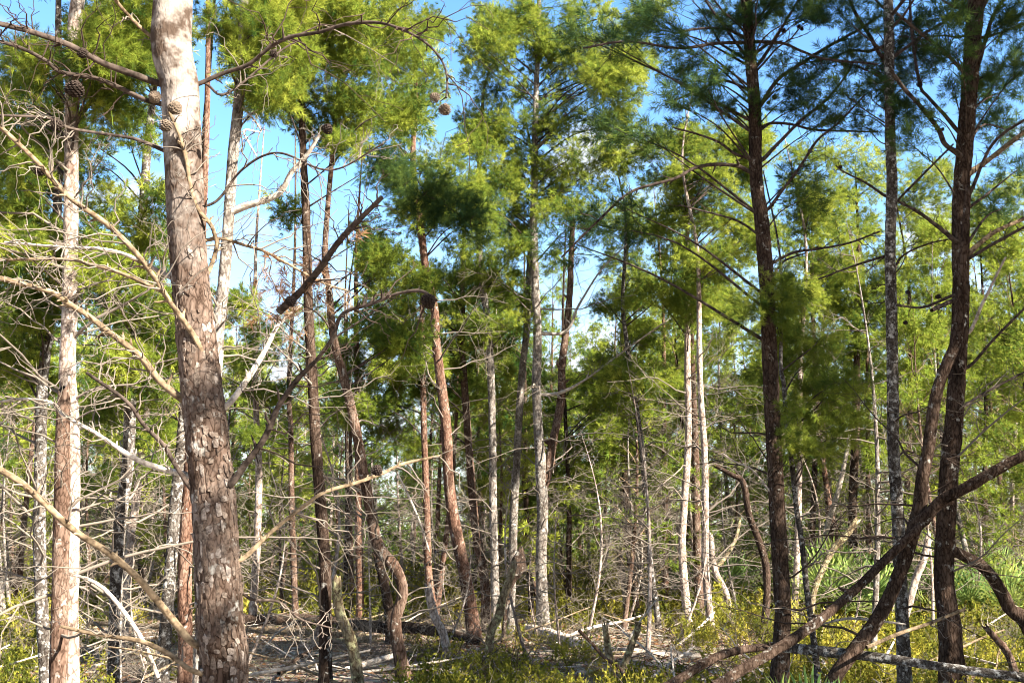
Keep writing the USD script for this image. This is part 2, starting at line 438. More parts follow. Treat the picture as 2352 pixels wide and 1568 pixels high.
def shoots_on(rng, P, per, lo=0.3, jitter=0.03, up=0.25):
    """Positions and directions of needle shoots along the polylines P, always one at each tip."""
    N, n, _ = P.shape
    t = np.concatenate([np.ones((N, 1)), lo + (1 - lo) * rng.random((N, per - 1))], 1) * (n - 1)
    k = np.minimum(t.astype(int), n - 2)
    i = np.arange(N)[:, None]
    fr = (t - k)[..., None]
    p = P[i, k] * (1 - fr) + P[i, k + 1] * fr
    T = unit(P[i, k + 1] - P[i, k])
    tip = (np.arange(per) == 0)[None, :, None]
    d = unit(T + np.where(tip, 0.2, 0.75) * perp(rng, T) + [0, 0, up])
    p = p + rng.normal(size=p.shape) * jitter
    return p.reshape(-1, 3), d.reshape(-1, 3)


def live_branches(rng, p0, d, L, rise=0.25, second=7, per=5, spread=0.8, n=7):
    """Living branches: polylines, radii, secondaries, radii, shoot positions, directions."""
    N = len(p0)
    u = np.linspace(0, 1, n)[None, :, None]
    b = np.array([0, 0, 1.0]) * rng.uniform(0.3, 1.3, (N, 1)) * rise + perp(rng, d) * 0.15
    w = np.cumsum(rng.normal(size=(N, n, 3)) * (u > 0), 1) * 0.02
    P = p0[:, None] + L[:, None, None] * (d[:, None] * u + b[:, None] * u**2 + w)
    R = (0.006 + 0.008 * L)[:, None] * (1 - 0.85 * np.linspace(0, 1, n)[None])
    a, ra = sprout(rng, P, R, second, (0.28, 0.6), 0.35, spread, 0.3, n=5)
    p, q = shoots_on(rng, a, per)
    p2, q2 = shoots_on(rng, P, 3, 0.7)
    return P, R, a, ra, np.vstack([p, p2]), np.vstack([q, q2])


SPRAYS = {k: [spray_mesh(i, v) for i in (1, 2, 3, 4)] for k, v in SHOOTS.items() if k != "far"}
SPRAYS["tuft"] = [spray_mesh(30 + i, SHOOTS["fine"], 4, 0.2) for i in (1, 2, 3, 4)]

# ------------------------------------------------------------------ ground
rr = np.concatenate([np.linspace(0.5, 60, 150), np.geomspace(62, 600, 24)])
th = np.linspace(0, 2 * np.pi, 160, endpoint=False)
gx, gy = rr[:, None] * np.sin(th), rr[:, None] * np.cos(th)
gz = ground(gx, gy) + 0.05 * (meshkit.fbm(np.stack([gx * 1.3, gy * 1.3, 0 * gx], -1), 3, 5) - 0.5)
i, j = np.meshgrid(np.arange(len(rr) - 1), np.arange(160), indexing="ij")
f = np.stack([i * 160 + j, (i + 1) * 160 + j, (i + 1) * 160 + (j + 1) % 160, i * 160 + (j + 1) % 160], -1).reshape(-1, 4)
GV = np.vstack([np.stack([gx, gy, gz], -1).reshape(-1, 3), [[0, 0, float(ground(0, 0))]]])
GF = np.vstack([f[:, [0, 2, 1]], f[:, [0, 3, 2]], np.stack([np.full(160, len(GV) - 1), np.roll(np.arange(160), -1), np.arange(160)], 1)])
part("/World", "ground", (GV, GF), "forest_floor", smooth=True, kind="structure")

# (x, y, kind, scale, turn) of the pines beside the viewpoint
SHADERS = [(7.4, 6.8, 2, 1.25, 0), (7.6, 7.9, 0, 1.25, 50), (8.6, 8.4, 2, 1.25, 80), (9.0, 7.0, 0, 1.25, 140), (6.4, 5.2, 5, 1.5, 90), (4.6, 0.8, 1, 0.84, 200), (8.2, 5.4, 3, 1.2, 120), (10.2, 8.6, 4, 1.3, 20)]

# ------------------------------------------------------------------ trees that the photograph shows one by one
TREES = {}


# masses of green that the photograph shows on single trees: (x0, x1, y0, y1, number, radius)
GREEN = {"H": [(570, 830, -20, 340, 16, 55)], "I": [(770, 960, -20, 300, 9, 55), (820, 960, 540, 820, 7, 48)], "J": [(860, 1000, -20, 300, 10, 50), (860, 1100, 330, 520, 12, 50)],
         "L": [(1110, 1500, 20, 500, 34, 56)], "K": [(1070, 1180, 240, 460, 6, 40), (1090, 1210, 560, 800, 8, 42)], "K2": [(860, 1080, 560, 920, 14, 50)], "J2": [(840, 1000, 640, 960, 8, 50)],
         "Q": [(1490, 1640, 300, 720, 16, 52)], "R": [(1580, 1750, 300, 720, 16, 52)], "O": [(1400, 1560, 640, 1000, 9, 48)], "N": [(1390, 1500, 440, 720, 7, 45)], "p1": [(1820, 1930, 350, 720, 11, 50)], "p3": [(1920, 2040, 380, 820, 14, 52)],
         "p5": [(2070, 2200, 400, 820, 10, 48)], "p7": [(2230, 2370, 400, 900, 16, 50)], "T": [(1960, 2160, 20, 260, 5, 24)], "U": [(2120, 2352, -10, 260, 8, 26)], "S": [(1540, 1900, -10, 260, 9, 22)], "n8": [(1380, 1500, 900, 1120, 6, 46)], "n7": [(1300, 1420, 840, 1100, 6, 46)], "C": [(-20, 160, 200, 900, 22, 48)], "D": [(190, 400, 20, 1000, 28, 46)],
         "D2": [(190, 390, 760, 1050, 8, 48)], "B": [(200, 340, -20, 300, 10, 44), (-20, 120, 60, 420, 8, 44)], "G": [(480, 680, -20, 160, 8, 42)], "n5": [(780, 920, 760, 1080, 9, 46)], "n1": [(560, 660, 740, 1000, 6, 44)], "E": [(300, 420, 700, 1040, 6, 42)], "M": [(1150, 1220, 500, 760, 4, 36)]}


def more_blobs(key):
    g = np.random.default_rng(sum(map(ord, key)) + 11)
    return [(g.uniform(x0, x1), g.uniform(y0, y1), r * g.uniform(0.75, 1.15), g.uniform(-0.9, 0.9)) for x0, x1, y0, y1, n, r in GREEN.get(key, []) for _ in range(int(n * 1.05 + 0.5))]


def traced(key, label, pts, d=None, look="bark_brown", top=9.5, blobs=(), dead=8, dead_z=(0.6, 4.2), crown=True, crown_from=None, leafage="needles_sun", sides=12, shoots="broad",
           group=None, category="pine tree", name="pine_tree", twig="twig_pale", crown_n=16, crown_len=1.5, snag=False, flare=0.5, spacing=0.09, rough=0.10, seed=None, dead_len=(0.5, 1.5), per_blob=8, dark=()):
    """A tree whose trunk passes through the photograph's points (x, y, width) at the distance d (read off its foot if none is given)."""
    seed = len(TREES) * 17 + 5 if seed is None else seed
    rng = np.random.default_rng(seed)
    pts = sorted(pts, key=lambda p: -p[1])                      # foot first
    d = d or on_ground(pts[0][0], pts[0][1])
    c = np.array([at(x, y, d) for x, y, _ in pts])
    r = np.array([w / 2 * mpp(x, y, d) for x, y, w in pts])
    c[:, 1] += np.cumsum(rng.normal(size=len(c))) * 0.02
    foot = c[0].copy()
    if foot[2] > ground(foot[0], foot[1]) - 0.05:               # down to the ground
        step = unit(c[0] - c[1])
        step = unit(step * [0.5, 0.5, 1.0] + [0, 0, -0.3])
        h = foot[2] - ground(foot[0], foot[1]) + 0.08
        c = np.vstack([foot + step * h / -step[2], c])
        r = np.concatenate([[r[0] * (1 + 0.05 * h)], r])
    if not snag and c[-1, 2] < top:
        step = unit(unit(c[-1] - c[-2]) * [0.6, 0.6, 1] + [0, 0, 0.6])
        h = top - c[-1, 2]
        m = c[-1] + step * h * 0.5 + rng.normal(size=3) * [0.08, 0.08, 0]
        c = np.vstack([c, m, c[-1] + step * h + rng.normal(size=3) * [0.15, 0.15, 0]])
        r = np.concatenate([r, [r[-1] * 0.6, 0.008]])
    path = thing(name, label, category, group)
    TREES[key] = dict(path=path, c=c, r=r, d=d, rng=rng)
    part(path, "trunk", trunk_mesh(c, r, sides, spacing, rough, seed=seed, flare=flare, cap=snag), look)
    zs, base = c[:, 2], c[0]

    def on_trunk(z):
        return np.stack([np.interp(z, zs, c[:, k]) for k in range(3)], -1), np.interp(z, zs, r)

    # bare lower branches, each its own part
    if dead:
        z = rng.uniform(dead_z[0], min(dead_z[1], zs[-1] - 0.3), dead)
        p0, r0 = on_trunk(z)
        a = rng.random(dead) * 2 * np.pi
        el = rng.uniform(-0.15, 0.7, dead)
        dirs = np.stack([np.cos(a) * np.cos(el), np.sin(a) * np.cos(el), np.sin(el)], 1)
        L = rng.uniform(*dead_len, dead)
        P, R, a1, r1, a2, r2 = dead_branches(rng, p0, dirs, L, np.minimum(r0 * 0.3, 0.006 + 0.006 * L), 7, 2)
        for k in range(dead):
            s1, s2 = slice(k * 7, k * 7 + 7), slice(k * 14, k * 14 + 14)
            part(path, "branch", mesh_of([(P[k:k + 1], R[k:k + 1], 5), (a1[s1], r1[s1], 3), (a2[s2], r2[s2], 3)]), twig)
    # living branches
    sets, sp, sd, sl, kp, kd, kl = [], [], [], [], [], [], []
    blobs = list(blobs) + more_blobs(key)
    shade = len(blobs)
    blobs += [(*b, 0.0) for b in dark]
    heads = {}
    if len(blobs):
        for nb, b in enumerate(blobs):
            x, y, rad = b[:3]
            db = d + (b[3] if len(b) > 3 else rng.uniform(-0.5, 0.5))
            C, rad = at(x, y, db), rad * (0.94 if shoots == "broad" and nb < shade else 1.0) * mpp(x, y, db)
            horiz = np.hypot(*(C[:2] - on_trunk(C[2])[0][:2]))
            z = np.clip(C[2] - 0.15 - 0.45 * horiz, 1.0, zs[-1] - 0.4)
            A, ra = on_trunk(z)
            mid = (A + C) / 2 + [0, 0, 0.08 * horiz] + rng.normal(size=3) * 0.06
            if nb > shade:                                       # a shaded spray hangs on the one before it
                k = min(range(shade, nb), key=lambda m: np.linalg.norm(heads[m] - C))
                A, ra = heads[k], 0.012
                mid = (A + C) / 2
            heads[nb] = C
            out = unit(C - A)
            P = spline([A, mid, C, C + out * rad * 0.7], 10)[None]
            R = (min(ra * 0.5, 0.006 + 0.007 * (horiz + rad)) * (1 - 0.8 * np.linspace(0, 1, 10)))[None]
            small = shoots == "tuft" and nb < shade and rad < 0.24
            n = (per_blob + 4 if small else int(per_blob * 1.5) + int(rad * 15)) if nb < shade else 6
            t = rng.uniform(0.55, 1.0, n)
            q = spline(P[0], 40)[(t * 39).astype(int)]
            v = rng.normal(size=(n, 3)) * [1, 1, 0.55]
            v = unit(v) * rng.uniform(0.55, 1.1, (n, 1)) * rad * [1, 1, 0.75]
            e = C + v
            sets.append((P, R, 5))
            w = unit(e - q + [0, 0, 0.15 * rad])
            lo, hi, full = (0.15, 0.26, 0.2) if shoots == "tuft" else (0.36, 0.65, 0.5)
            ln = np.clip(np.linalg.norm(e - q, axis=1), lo, hi) / full
            (sp if nb < shade else kp).append(e - w * ln[:, None] * full), (sd if nb < shade else kd).append(w), (sl if nb < shade else kl).append(ln)
    if crown and not snag:
        z0 = crown_from if crown_from is not None else max(zs[-1] - 4.2, (EYE + ray(1176, 0)[2] / ray(1176, 0)[1] * d) + 0.2)
        if z0 < zs[-1] - 0.6:
            n = crown_n
            z = np.linspace(z0, zs[-1] - 0.1, n) + rng.uniform(-0.1, 0.1, n)
            p0, _ = on_trunk(z)
            a = np.arange(n) * 2.4 + rng.uniform(-0.5, 0.5, n)
            el = rng.uniform(0.25, 0.75, n) + 0.4 * np.linspace(0, 1, n)
            dirs = np.stack([np.cos(a) * np.cos(el), np.sin(a) * np.cos(el), np.sin(el)], 1)
            L = crown_len * (1.1 - 0.85 * np.linspace(0, 1, n) ** 1.3) * rng.uniform(0.7, 1.2, n)
            P, R, a1, r1, p, q = live_branches(rng, p0, dirs, L, second=9, per=1)
            sets += [(P, R, 5), (a1, r1, 3)]
            ln = rng.uniform(0.7, 1.1, len(p))
            sp.append(p - q * ln[:, None] * (0.08 if shoots == "tuft" else 0.25)), sd.append(q), sl.append(ln)
    if sets:
        part(path, "live_branches", mesh_of(sets), "branch_dark", kind="stuff")
        p, q = np.vstack(sp), np.vstack(sd)
        protos = SPRAYS[shoots]
        scatter(path + "/crown", protos, p, frames(rng, q), np.concatenate(sl), rng.integers(0, len(protos), len(p)), leafage)
    if kp:
        p, q = np.vstack(kp), np.vstack(kd)
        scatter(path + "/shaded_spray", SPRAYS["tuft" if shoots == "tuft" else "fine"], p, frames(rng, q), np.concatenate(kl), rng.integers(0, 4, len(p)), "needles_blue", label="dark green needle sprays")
    return path


def limb(key, pts, w0, w1, look="branch_tan", dd=0.0, d=None, twigs=9, twiglets=2, twig="twig_pale", length=(0.12, 0.4), attach=True, label=None, name="branch", sides=9, lo=0.2, knots=0.18, sag=0.1):
    """A branch of a traced tree through the photograph's points, running dd metres nearer or farther towards its tip; its twigs are a sub-part."""
    t = TREES[key]
    rng, d0 = t["rng"], d or t["d"]
    pts = np.asarray(pts, float)
    s = np.linspace(0, 1, len(pts))
    P = np.array([at(x, y, d0 + dd * k) for (x, y), k in zip(pts, s)])
    m = mpp(pts[0, 0], pts[0, 1], d0)
    if attach:                                                   # root it inside the trunk
        z = P[0, 2] - 0.04
        c, zs = t["c"], t["c"][:, 2]
        P = np.vstack([[np.interp(z, zs, c[:, k]) for k in range(3)], P[0] + [0, -0.5 * np.interp(z, zs, t["r"]) * (dd < 0), 0], P[1:]])
    n = max(14, len(pts) * 5)
    q = spline(P, n)
    R = (w0 + (w1 - w0) * np.linspace(0, 1, n)) / 2 * m
    v, f = trunk_mesh(q, R, sides, max(0.02, np.linalg.norm(np.diff(q, axis=0), axis=1).sum() / 90), 0.2, knots * 1.5, seed=int(rng.integers(9999)), flare=0.25 if attach else 0)
    q9 = spline(np.column_stack([q, R]), 30)                     # broken stubs and knots
    st, sr = sprout(rng, q9[None, :, :3], q9[None, :, 3], max(4, int(len(pts) * 1.6)), (0.02, 0.07), 0.05, 1.0, 0.2, 0, 4, 0.75)
    v, f = join([(v, f), tubes(st, np.maximum(sr, 0.0025), 5)])
    path = part(t["path"], name, (v, f), look, label=label)
    if twigs:
        q8 = spline(q, 24)[None]
        L = np.linalg.norm(q[-1] - q[0])
        rr = np.minimum(np.linspace(w0, w1, 24) / 2 * m, 0.007)[None]
        a, ra = sprout(rng, q8, rr, twigs, length, lo, 0.95, 0.45, sag, n=7, thin=0.7)
        b, rb = sprout(rng, a, ra, twiglets, (0.3, 0.75), 0.2, 0.9, 0.45, sag, n=5)
        part(path, "twigs", mesh_of([(a, ra, 4), (b, rb, 3)]), twig, kind="stuff")
    return q


# -- the big plated trunk on the left
A_PTS = [(412, 0, 86), (424, 234, 84), (437, 549, 84), (448, 720, 86), (465, 883, 92), (480, 1030, 94), (493, 1177, 97), (507, 1433, 104), (510, 1568, 107)]
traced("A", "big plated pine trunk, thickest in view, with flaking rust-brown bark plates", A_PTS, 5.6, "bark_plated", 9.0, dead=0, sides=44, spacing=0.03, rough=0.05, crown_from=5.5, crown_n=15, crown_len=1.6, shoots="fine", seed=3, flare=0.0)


def bark_plates(key, y0, y1, across, along, thick, fade=1.0):
    """Plates of bark standing off the trunk, each a little tilted; those that face the camera are sub-parts of their own."""
    t = TREES[key]
    rng = np.random.default_rng(77)
    q = spline(np.column_stack([t["c"], t["r"]]), 400)
    c, r = q[:, :3], q[:, 3]
    s = np.concatenate([[0], np.cumsum(np.linalg.norm(np.diff(c, axis=0), axis=1))])
    zlo, zhi = at(500, y0, t["d"])[2], at(440, y1, t["d"])[2]
    s0, s1 = np.interp([zlo, zhi], c[:, 2], s)
    out, row, u = [], s0, 0.0
    while row < s1:
        up = (row - s0) / (s1 - s0)
        h = along * rng.uniform(0.8, 1.2) * (1 - 0.35 * up)
        R = np.interp(row, s, r)
        n = int(2 * math.pi * R / across)
        off = rng.random()
        for k in range(n):
            if rng.random() < 0.12 + fade * up**2:
                continue
            w = 2 * math.pi / n
            hh = h * rng.uniform(0.6, 2.0)
            w = w * rng.uniform(0.65, 1.5)
            a0 = (k + off + rng.uniform(-0.3, 0.3)) * 2 * math.pi / n
            cy = row + rng.uniform(-0.55, 0.55) * h
            ang = np.sort(rng.random(7) * 0.5 + np.arange(7)) / 7 * 2 * np.pi
            rad = rng.uniform(0.6, 1.15, 7)
            pu, pv = np.sign(np.cos(ang)) * np.abs(np.cos(ang)) ** 0.7 * rad * 0.45 * w, np.sign(np.sin(ang)) * np.abs(np.sin(ang)) ** 0.7 * rad * 0.5 * hh
            th = thick * rng.uniform(0.5, 1.5) * (1 - 0.5 * up)
            tu, tv = rng.normal(size=2) * 0.5
            P = []
            for lift, k2 in ((-0.004, 1.0), (th, 0.93), (th * 1.15, 0.0)):
                uu, vv = a0 + pu * k2, cy + pv * k2
                cc = np.stack([np.interp(vv, s, c[:, m]) for m in range(3)], 1)
                rad2 = np.interp(vv, s, r) + lift + (tu * pu / w + tv * pv / hh) * th * (lift > 0)
                ring = cc + np.stack([np.sin(uu), -np.cos(uu), 0 * uu], 1) * rad2[:, None]
                P.append(ring if k2 else ring[:1])
            V = np.vstack(P)
            i = np.arange(7)
            F = np.vstack([np.stack([i, (i + 1) % 7, 7 + (i + 1) % 7], 1), np.stack([i, 7 + (i + 1) % 7, 7 + i], 1), np.stack([7 + i, 7 + (i + 1) % 7, 14 + 0 * i], 1)])
            out.append((math.cos(a0 + 0.05) * hh * w * (1 if a0 % (2 * math.pi) < 7 else 1), V, F))
        row += h * 0.98
    out.sort(key=lambda x: -x[0])
    trunk = t["path"] + "/trunk"
    for _, v, f in out[:300]:
        part(trunk, "bark_plate", (v, f), ("plate_rust", "plate_tan", "plate_grey")[int(rng.choice(3, p=[0.42, 0.36, 0.22]))], smooth=28)
    if len(out) > 300:
        part(trunk, "bark_plates", join([(v, f) for _, v, f in out[300:]]), "plate_rust", smooth=28, kind="stuff")


bark_plates("A", 1640, 600, 0.027, 0.052, 0.006, 0.75)
T_, B_ = "branch_tan", "branch_dark"
limb("A", [(454, 1130), (399, 1060), (375, 1020), (330, 974), (290, 920), (198, 854)], 13, 6, B_, -0.5, twigs=16, length=(0.16, 0.5))
limb("A", [(430, 920), (366, 872), (322, 817), (256, 766), (205, 726), (154, 693), (121, 671), (55, 652), (-20, 634)], 17, 10, T_, -0.4, twigs=22, length=(0.16, 0.5))
q3 = limb("A", [(483, 916), (483, 857), (447, 773), (388, 689), (348, 627), (311, 579), (253, 520), (201, 483), (157, 450), (110, 399), (73, 359), (-10, 280)], 15, 9, T_, -0.7, twigs=25, length=(0.16, 0.5))
limb("A", [(454, 1474), (403, 1430), (370, 1389), (340, 1353), (311, 1320), (256, 1272), (183, 1225), (146, 1195), (103, 1155), (48, 1107), (-20, 1066)], 17, 13, T_, -0.6, twigs=12, length=(0.16, 0.5))
limb("A", [(425, 1089), (362, 1072), (304, 1049), (220, 994), (146, 952), (121, 925), (60, 915), (-10, 923)], 14, 6, "branch_bright", 0.3, twigs=19, length=(0.16, 0.5))
limb("A", [(556, 1283), (622, 1221), (696, 1162), (746, 1129), (820, 1107), (882, 1084), (930, 1063), (1014, 1045)], 12, 7, T_, 0.5, twigs=16, length=(0.16, 0.5))
a7 = [(535, 1112), (560, 1070), (608, 1004), (641, 930), (688, 865), (729, 824), (765, 773), (780, 729), (804, 711), (856, 696), (911, 674), (966, 667), (1003, 689)]
limb("A", a7, 15, 6, B_, -0.5, twigs=19, length=(0.16, 0.5), twig="twig_brown")
limb("A", [(535, 1085), (505, 1108), (478, 1138), (452, 1178)], 10, 5, B_, -0.12, twigs=2, attach=False)
limb("A", [(640, 715), (690, 668), (735, 615), (775, 558), (815, 515), (878, 452)], 17, 11, B_, -0.3, d=5.3, twigs=25, length=(0.16, 0.5), twig="twig_brown", attach=False)
limb("A", [(366, 198), (311, 172), (234, 143), (165, 106), (73, 73), (-10, 52)], 15, 11, B_, -0.8, twigs=16, length=(0.16, 0.5), twig="twig_brown")
limb("A", [(395, 252), (330, 227), (275, 201), (220, 179), (139, 165), (106, 139), (48, 110), (-10, 92)], 11, 8, B_, -0.4, twigs=19, length=(0.16, 0.5), twig="twig_brown")
limb("A", [(370, 103), (319, 59), (271, 7), (262, -20)], 9, 8, T_, -0.3, twigs=8, length=(0.16, 0.5))
a10 = [(461, 201), (513, 168), (571, 147), (623, 106), (667, 84), (732, 73), (794, 55), (867, 51), (930, 70), (984, 103), (1017, 143), (1027, 183), (1025, 224)]
limb("A", a10, 11, 4, B_, -0.6, twigs=20, length=(0.16, 0.5), twig="twig_brown", sag=0.2)
a11 = [(469, 656), (483, 615), (498, 564), (494, 540), (483, 513), (452, 476), (436, 421), (428, 366), (410, 304), (388, 256)]
limb("A", a11, 11, 8, T_, -0.22, twigs=14, length=(0.16, 0.5))
limb("A", [(509, 553), (560, 562), (604, 575), (659, 604), (733, 645), (800, 668)], 9, 4, T_, -0.2, twigs=24, length=(0.3, 0.7), sag=0.25)
limb("A", [(388, 355), (311, 319), (220, 304), (157, 293), (110, 271), (-10, 264)], 9, 5, B_, -0.5, twigs=12, length=(0.16, 0.5))
limb("A", [(388, 685), (366, 666), (275, 626), (198, 604), (154, 595), (-10, 595)], 10, 6, T_, 0.2, d=5.4, twigs=14, length=(0.16, 0.5), attach=False)
limb("A", [(400, 640), (304, 590), (234, 571), (146, 567), (11, 556)], 10, 6, "branch_bright", 0.2, twigs=16, length=(0.16, 0.5))
limb("A", [(524, 927), (586, 842), (615, 791), (640, 745), (690, 700)], 15, 8, "branch_bright", 0.6, twigs=14, length=(0.2, 0.6))
limb("A", [(540, 1350), (580, 1375), (640, 1380), (690, 1420), (760, 1440)], 7, 4, B_, 0.4, twigs=12, length=(0.16, 0.5))
limb("A", [(450, 1536), (385, 1499), (319, 1470), (220, 1455), (139, 1437)], 12, 7, T_, -0.2, twigs=9, length=(0.16, 0.5))
limb("A", [(470, 190), (520, 215), (640, 120), (690, 90)], 7, 4, B_, 0.3, twigs=12, length=(0.16, 0.5))
limb("A", [(500, 470), (560, 385), (640, 350), (760, 390), (880, 330)], 7, 3, B_, -0.3, twigs=18, length=(0.2, 0.55))


def cone(key, x, y, size, tilt=(0, 0), dd=0.0, look="cone_scale", d=None):
    """An open pine cone: woody scales in spirals round an egg-shaped core."""
    t = TREES[key]
    rng = np.random.default_rng(int(x * 7 + y))
    d = (d or t["d"]) + dd
    c = at(x, y, d)
    h = size * mpp(x, y, d)
    parts = [meshkit.arrays(__import__("trimesh").creation.icosphere(1, 1.0))[:2]]
    parts = [(parts[0][0] * [0.27 * h, 0.27 * h, 0.42 * h], parts[0][1])]
    n = 70
    for k in range(n):
        f = (k + 0.5) / n
        z, a = (0.5 - f) * 0.92, k * 2.39996
        rad = 0.44 * math.sqrt(max(0.03, 1 - (2 * f - 1) ** 2 * 0.96)) * (0.8 + 0.35 * f)
        o = np.array([math.cos(a), math.sin(a), 0])
        s = np.array([-math.sin(a), math.cos(a), 0])
        w = 0.10 + 0.09 * rad
        lift = 0.10 - 0.16 * f
        root, tip = o * rad * 0.35 + [0, 0, z], o * rad * rng.uniform(0.95, 1.15) + [0, 0, z - lift]
        th = np.array([0, 0, 0.035])
        V = np.array([root - s * w * 0.4, root + s * w * 0.4, tip + s * w * 0.8 - th * 0.2, tip + o * 0.03 + th, tip - s * w * 0.8 - th * 0.2, tip - th * 1.6]) * h
        parts.append((V, np.array([[0, 1, 3], [1, 2, 3], [0, 3, 4], [0, 5, 1], [1, 5, 2], [0, 4, 5], [2, 5, 3], [3, 5, 4]])))
    V, F = join(parts)
    cx, sx, cy, sy = math.cos(tilt[0]), math.sin(tilt[0]), math.cos(tilt[1]), math.sin(tilt[1])
    V = V @ np.array([[1, 0, 0], [0, cx, -sx], [0, sx, cx]]).T @ np.array([[cy, 0, sy], [0, 1, 0], [-sy, 0, cy]]).T + c
    part(t["path"], "pine_cone", (V, F), look, smooth=25)


for x, y, s, tl in [(355, 222, 31, (1.9, 0.3)), (402, 246, 35, (1.2, 0.9)), (380, 287, 33, (0.5, 0.2)), (998, 223, 28, (0.6, -0.9)), (1022, 250, 32, (0.2, 0.1))]:
    cone("A", x, y, s, tl, -0.62 if x > 900 else -0.42)
for x, y, s, tl in [(172, 203, 46, (0.3, 0.3)), (190, 120, 27, (1.1, 0.1)), (132, 285, 32, (0.2, 1.2)), (985, 690, 40, (0.1, 0.9)), (90, 388, 34, (0.4, 0.5)), (628, 122, 22, (0.5, 0.5)), (752, 295, 28, (0.3, 0.6)), (866, 1078, 30, (0.2, 0.5)), (668, 690, 30, (0.5, 0.5))]:
    cone("A", x, y, s, tl, -0.45 if x < 950 else -0.5, "cone_dark")
# red-brown dead needles that hang in the bare twigs right of the big trunk
rng = np.random.default_rng(5)
n = 34
p = np.array([at(x, y, dd) for x, y, dd in zip(rng.normal(690, 60, n), rng.normal(650, 45, n), rng.uniform(5.1, 5.8, n))])
d_ = unit(rng.normal(size=(n, 3)) + [0, 0, -0.8])
scatter(TREES["A"]["path"] + "/dead_needles", SHOOTS["fine"], p, frames(rng, d_), rng.uniform(0.4, 0.8, n), rng.integers(0, 3, n), "needles_dead")

# -- left of the big trunk
GL = "pine trunks left of the big trunk"
traced("B", "pale peach sunlit pine trunk left of the big plated trunk", [(186, 0, 30), (176, 140, 29), (170, 256, 29), (168, 512, 33), (168, 700, 34), (165, 850, 36), (168, 950, 38), (176, 1080, 34), (174, 1213, 33), (170, 1400, 32), (168, 1560, 33)], 9.0, "bark_pale",
       9.0, [(250, 50, 55), (272, 170, 50), (30, 250, 55), (60, 140, 45), (240, 610, 50), (30, 560, 50)], dead=24, dead_z=(0.9, 5.4), dead_len=(0.7, 2.1), shoots="fine")
traced("B1", "brown trunk standing close against the left side of the pale peach trunk", [(150, 905, 26), (148, 1000, 33), (144, 1100, 36), (140, 1213, 37), (136, 1400, 38), (133, 1560, 40)], 8.8, "bark_brown", dead=8, dead_z=(0.5, 3), snag=True)
traced("C", "leftmost dark lichen-spotted pine trunk, left of the paired trunks", [(124, 280, 20), (121, 516, 21), (106, 735, 23), (92, 880, 25), (89, 1064, 27), (88, 1260, 28), (99, 1425, 28), (107, 1560, 28)], 11, "bark_lichen", 9.5,
       [(100, 430, 45), (40, 330, 50), (60, 740, 45), (170, 640, 40)], dead=20, dead_len=(0.7, 2.0))
traced("D", "grey lichen trunk standing midway between the paired trunks and the big trunk", [(345, 330, 18), (330, 516, 22), (315, 730, 24), (304, 876, 26), (294, 1056, 28), (284, 1140, 28), (275, 1213, 29), (268, 1320, 29), (264, 1545, 30)], 12.3, "bark_lichen", 9.5,
       [(330, 120, 50), (300, 250, 45), (350, 560, 45), (270, 720, 45)], dead=22, dead_len=(0.7, 2.0))
traced("E", "dark speckled trunk just left of the big trunk, nearly behind it", [(420, 950, 24), (414, 1033, 26), (400, 1175, 27), (389, 1323, 28), (371, 1530, 29)], 13, "bark_lichen", 9.5, [(340, 900, 45), (360, 760, 40)], dead=10)
traced("F", "red-brown trunk touching the left edge of the big trunk", [(440, 1000, 24), (436, 1100, 28), (433, 1175, 30), (427, 1323, 32), (425, 1550, 33)], 11.5, "bark_red", 9.5, dead=8)
traced("D2", "sunlit pale trunk leaning right behind the grey lichen trunk", [(318, 1130, 18), (306, 1200, 19), (298, 1270, 18), (292, 1370, 17)], 17, "bark_pale", 9.5, [(300, 1000, 50), (250, 940, 50), (350, 1080, 50), (220, 1110, 50)], dead=14)
# -- between the big trunk and the middle
traced("G", "grey-white trunk just right of the big trunk, passing behind it lower down", [(565, 0, 25), (561, 92, 25), (550, 238, 25), (535, 366, 25), (524, 520, 26), (511, 663, 27), (502, 740, 28), (490, 1000, 28)], 8.3, "bark_grey", 9.0,
       [(600, 60, 50), (520, 50, 40), (640, 210, 45)], dead=9, dead_z=(2.5, 6), shoots="fine", leafage="needles_sun")
limb("G", [(560, 476), (637, 447), (670, 395), (707, 352), (733, 308)], 16, 8, "branch_bright", -0.3, twigs=14)
limb("G", [(552, 240), (600, 300), (560, 300), (590, 360)], 5, 3, "branch_bright", -0.5, twigs=14, sag=0.4)
traced("H", "dark straight trunk nearest right of the big trunk", [(690, 150, 14), (697, 348, 16), (704, 516, 20), (711, 736, 22), (718, 883, 24), (724, 993, 25), (737, 1177, 27), (745, 1323, 28), (746, 1548, 29)], 12.8, "bark_dark", 9.5,
       [(620, 40, 62), (700, 30, 70), (620, 140, 55), (720, 140, 70), (640, 240, 50), (760, 250, 60), (560, 700, 40), (800, 330, 45), (650, 480, 40)], dead=16, dead_len=(0.7, 2.0), dark=[(855, 385, 34), (885, 400, 36), (905, 372, 28), (925, 425, 36), (955, 405, 38), (975, 445, 38), (1000, 420, 34), (1015, 465, 40), (1045, 445, 32), (1050, 490, 38), (1080, 505, 36), (1100, 480, 28), (1085, 540, 26), (1010, 510, 24), (950, 470, 24)])
traced("I", "S-bent trunk with a dark kinked base right of the dark straight trunk", [(745, 560, 14), (754, 663, 17), (765, 773, 18), (787, 865, 20), (801, 919, 21), (820, 1010, 22), (836, 1100, 24), (853, 1195, 25), (869, 1258, 30), (908, 1305, 27), (924, 1360, 26), (908, 1433, 27), (926, 1545, 30)],
       13.0, "bark_brown", 9.5, [(880, 600, 50), (850, 540, 45), (790, 50, 70), (880, 40, 70), (820, 150, 70)], dead=14, dead_len=(0.6, 1.8))
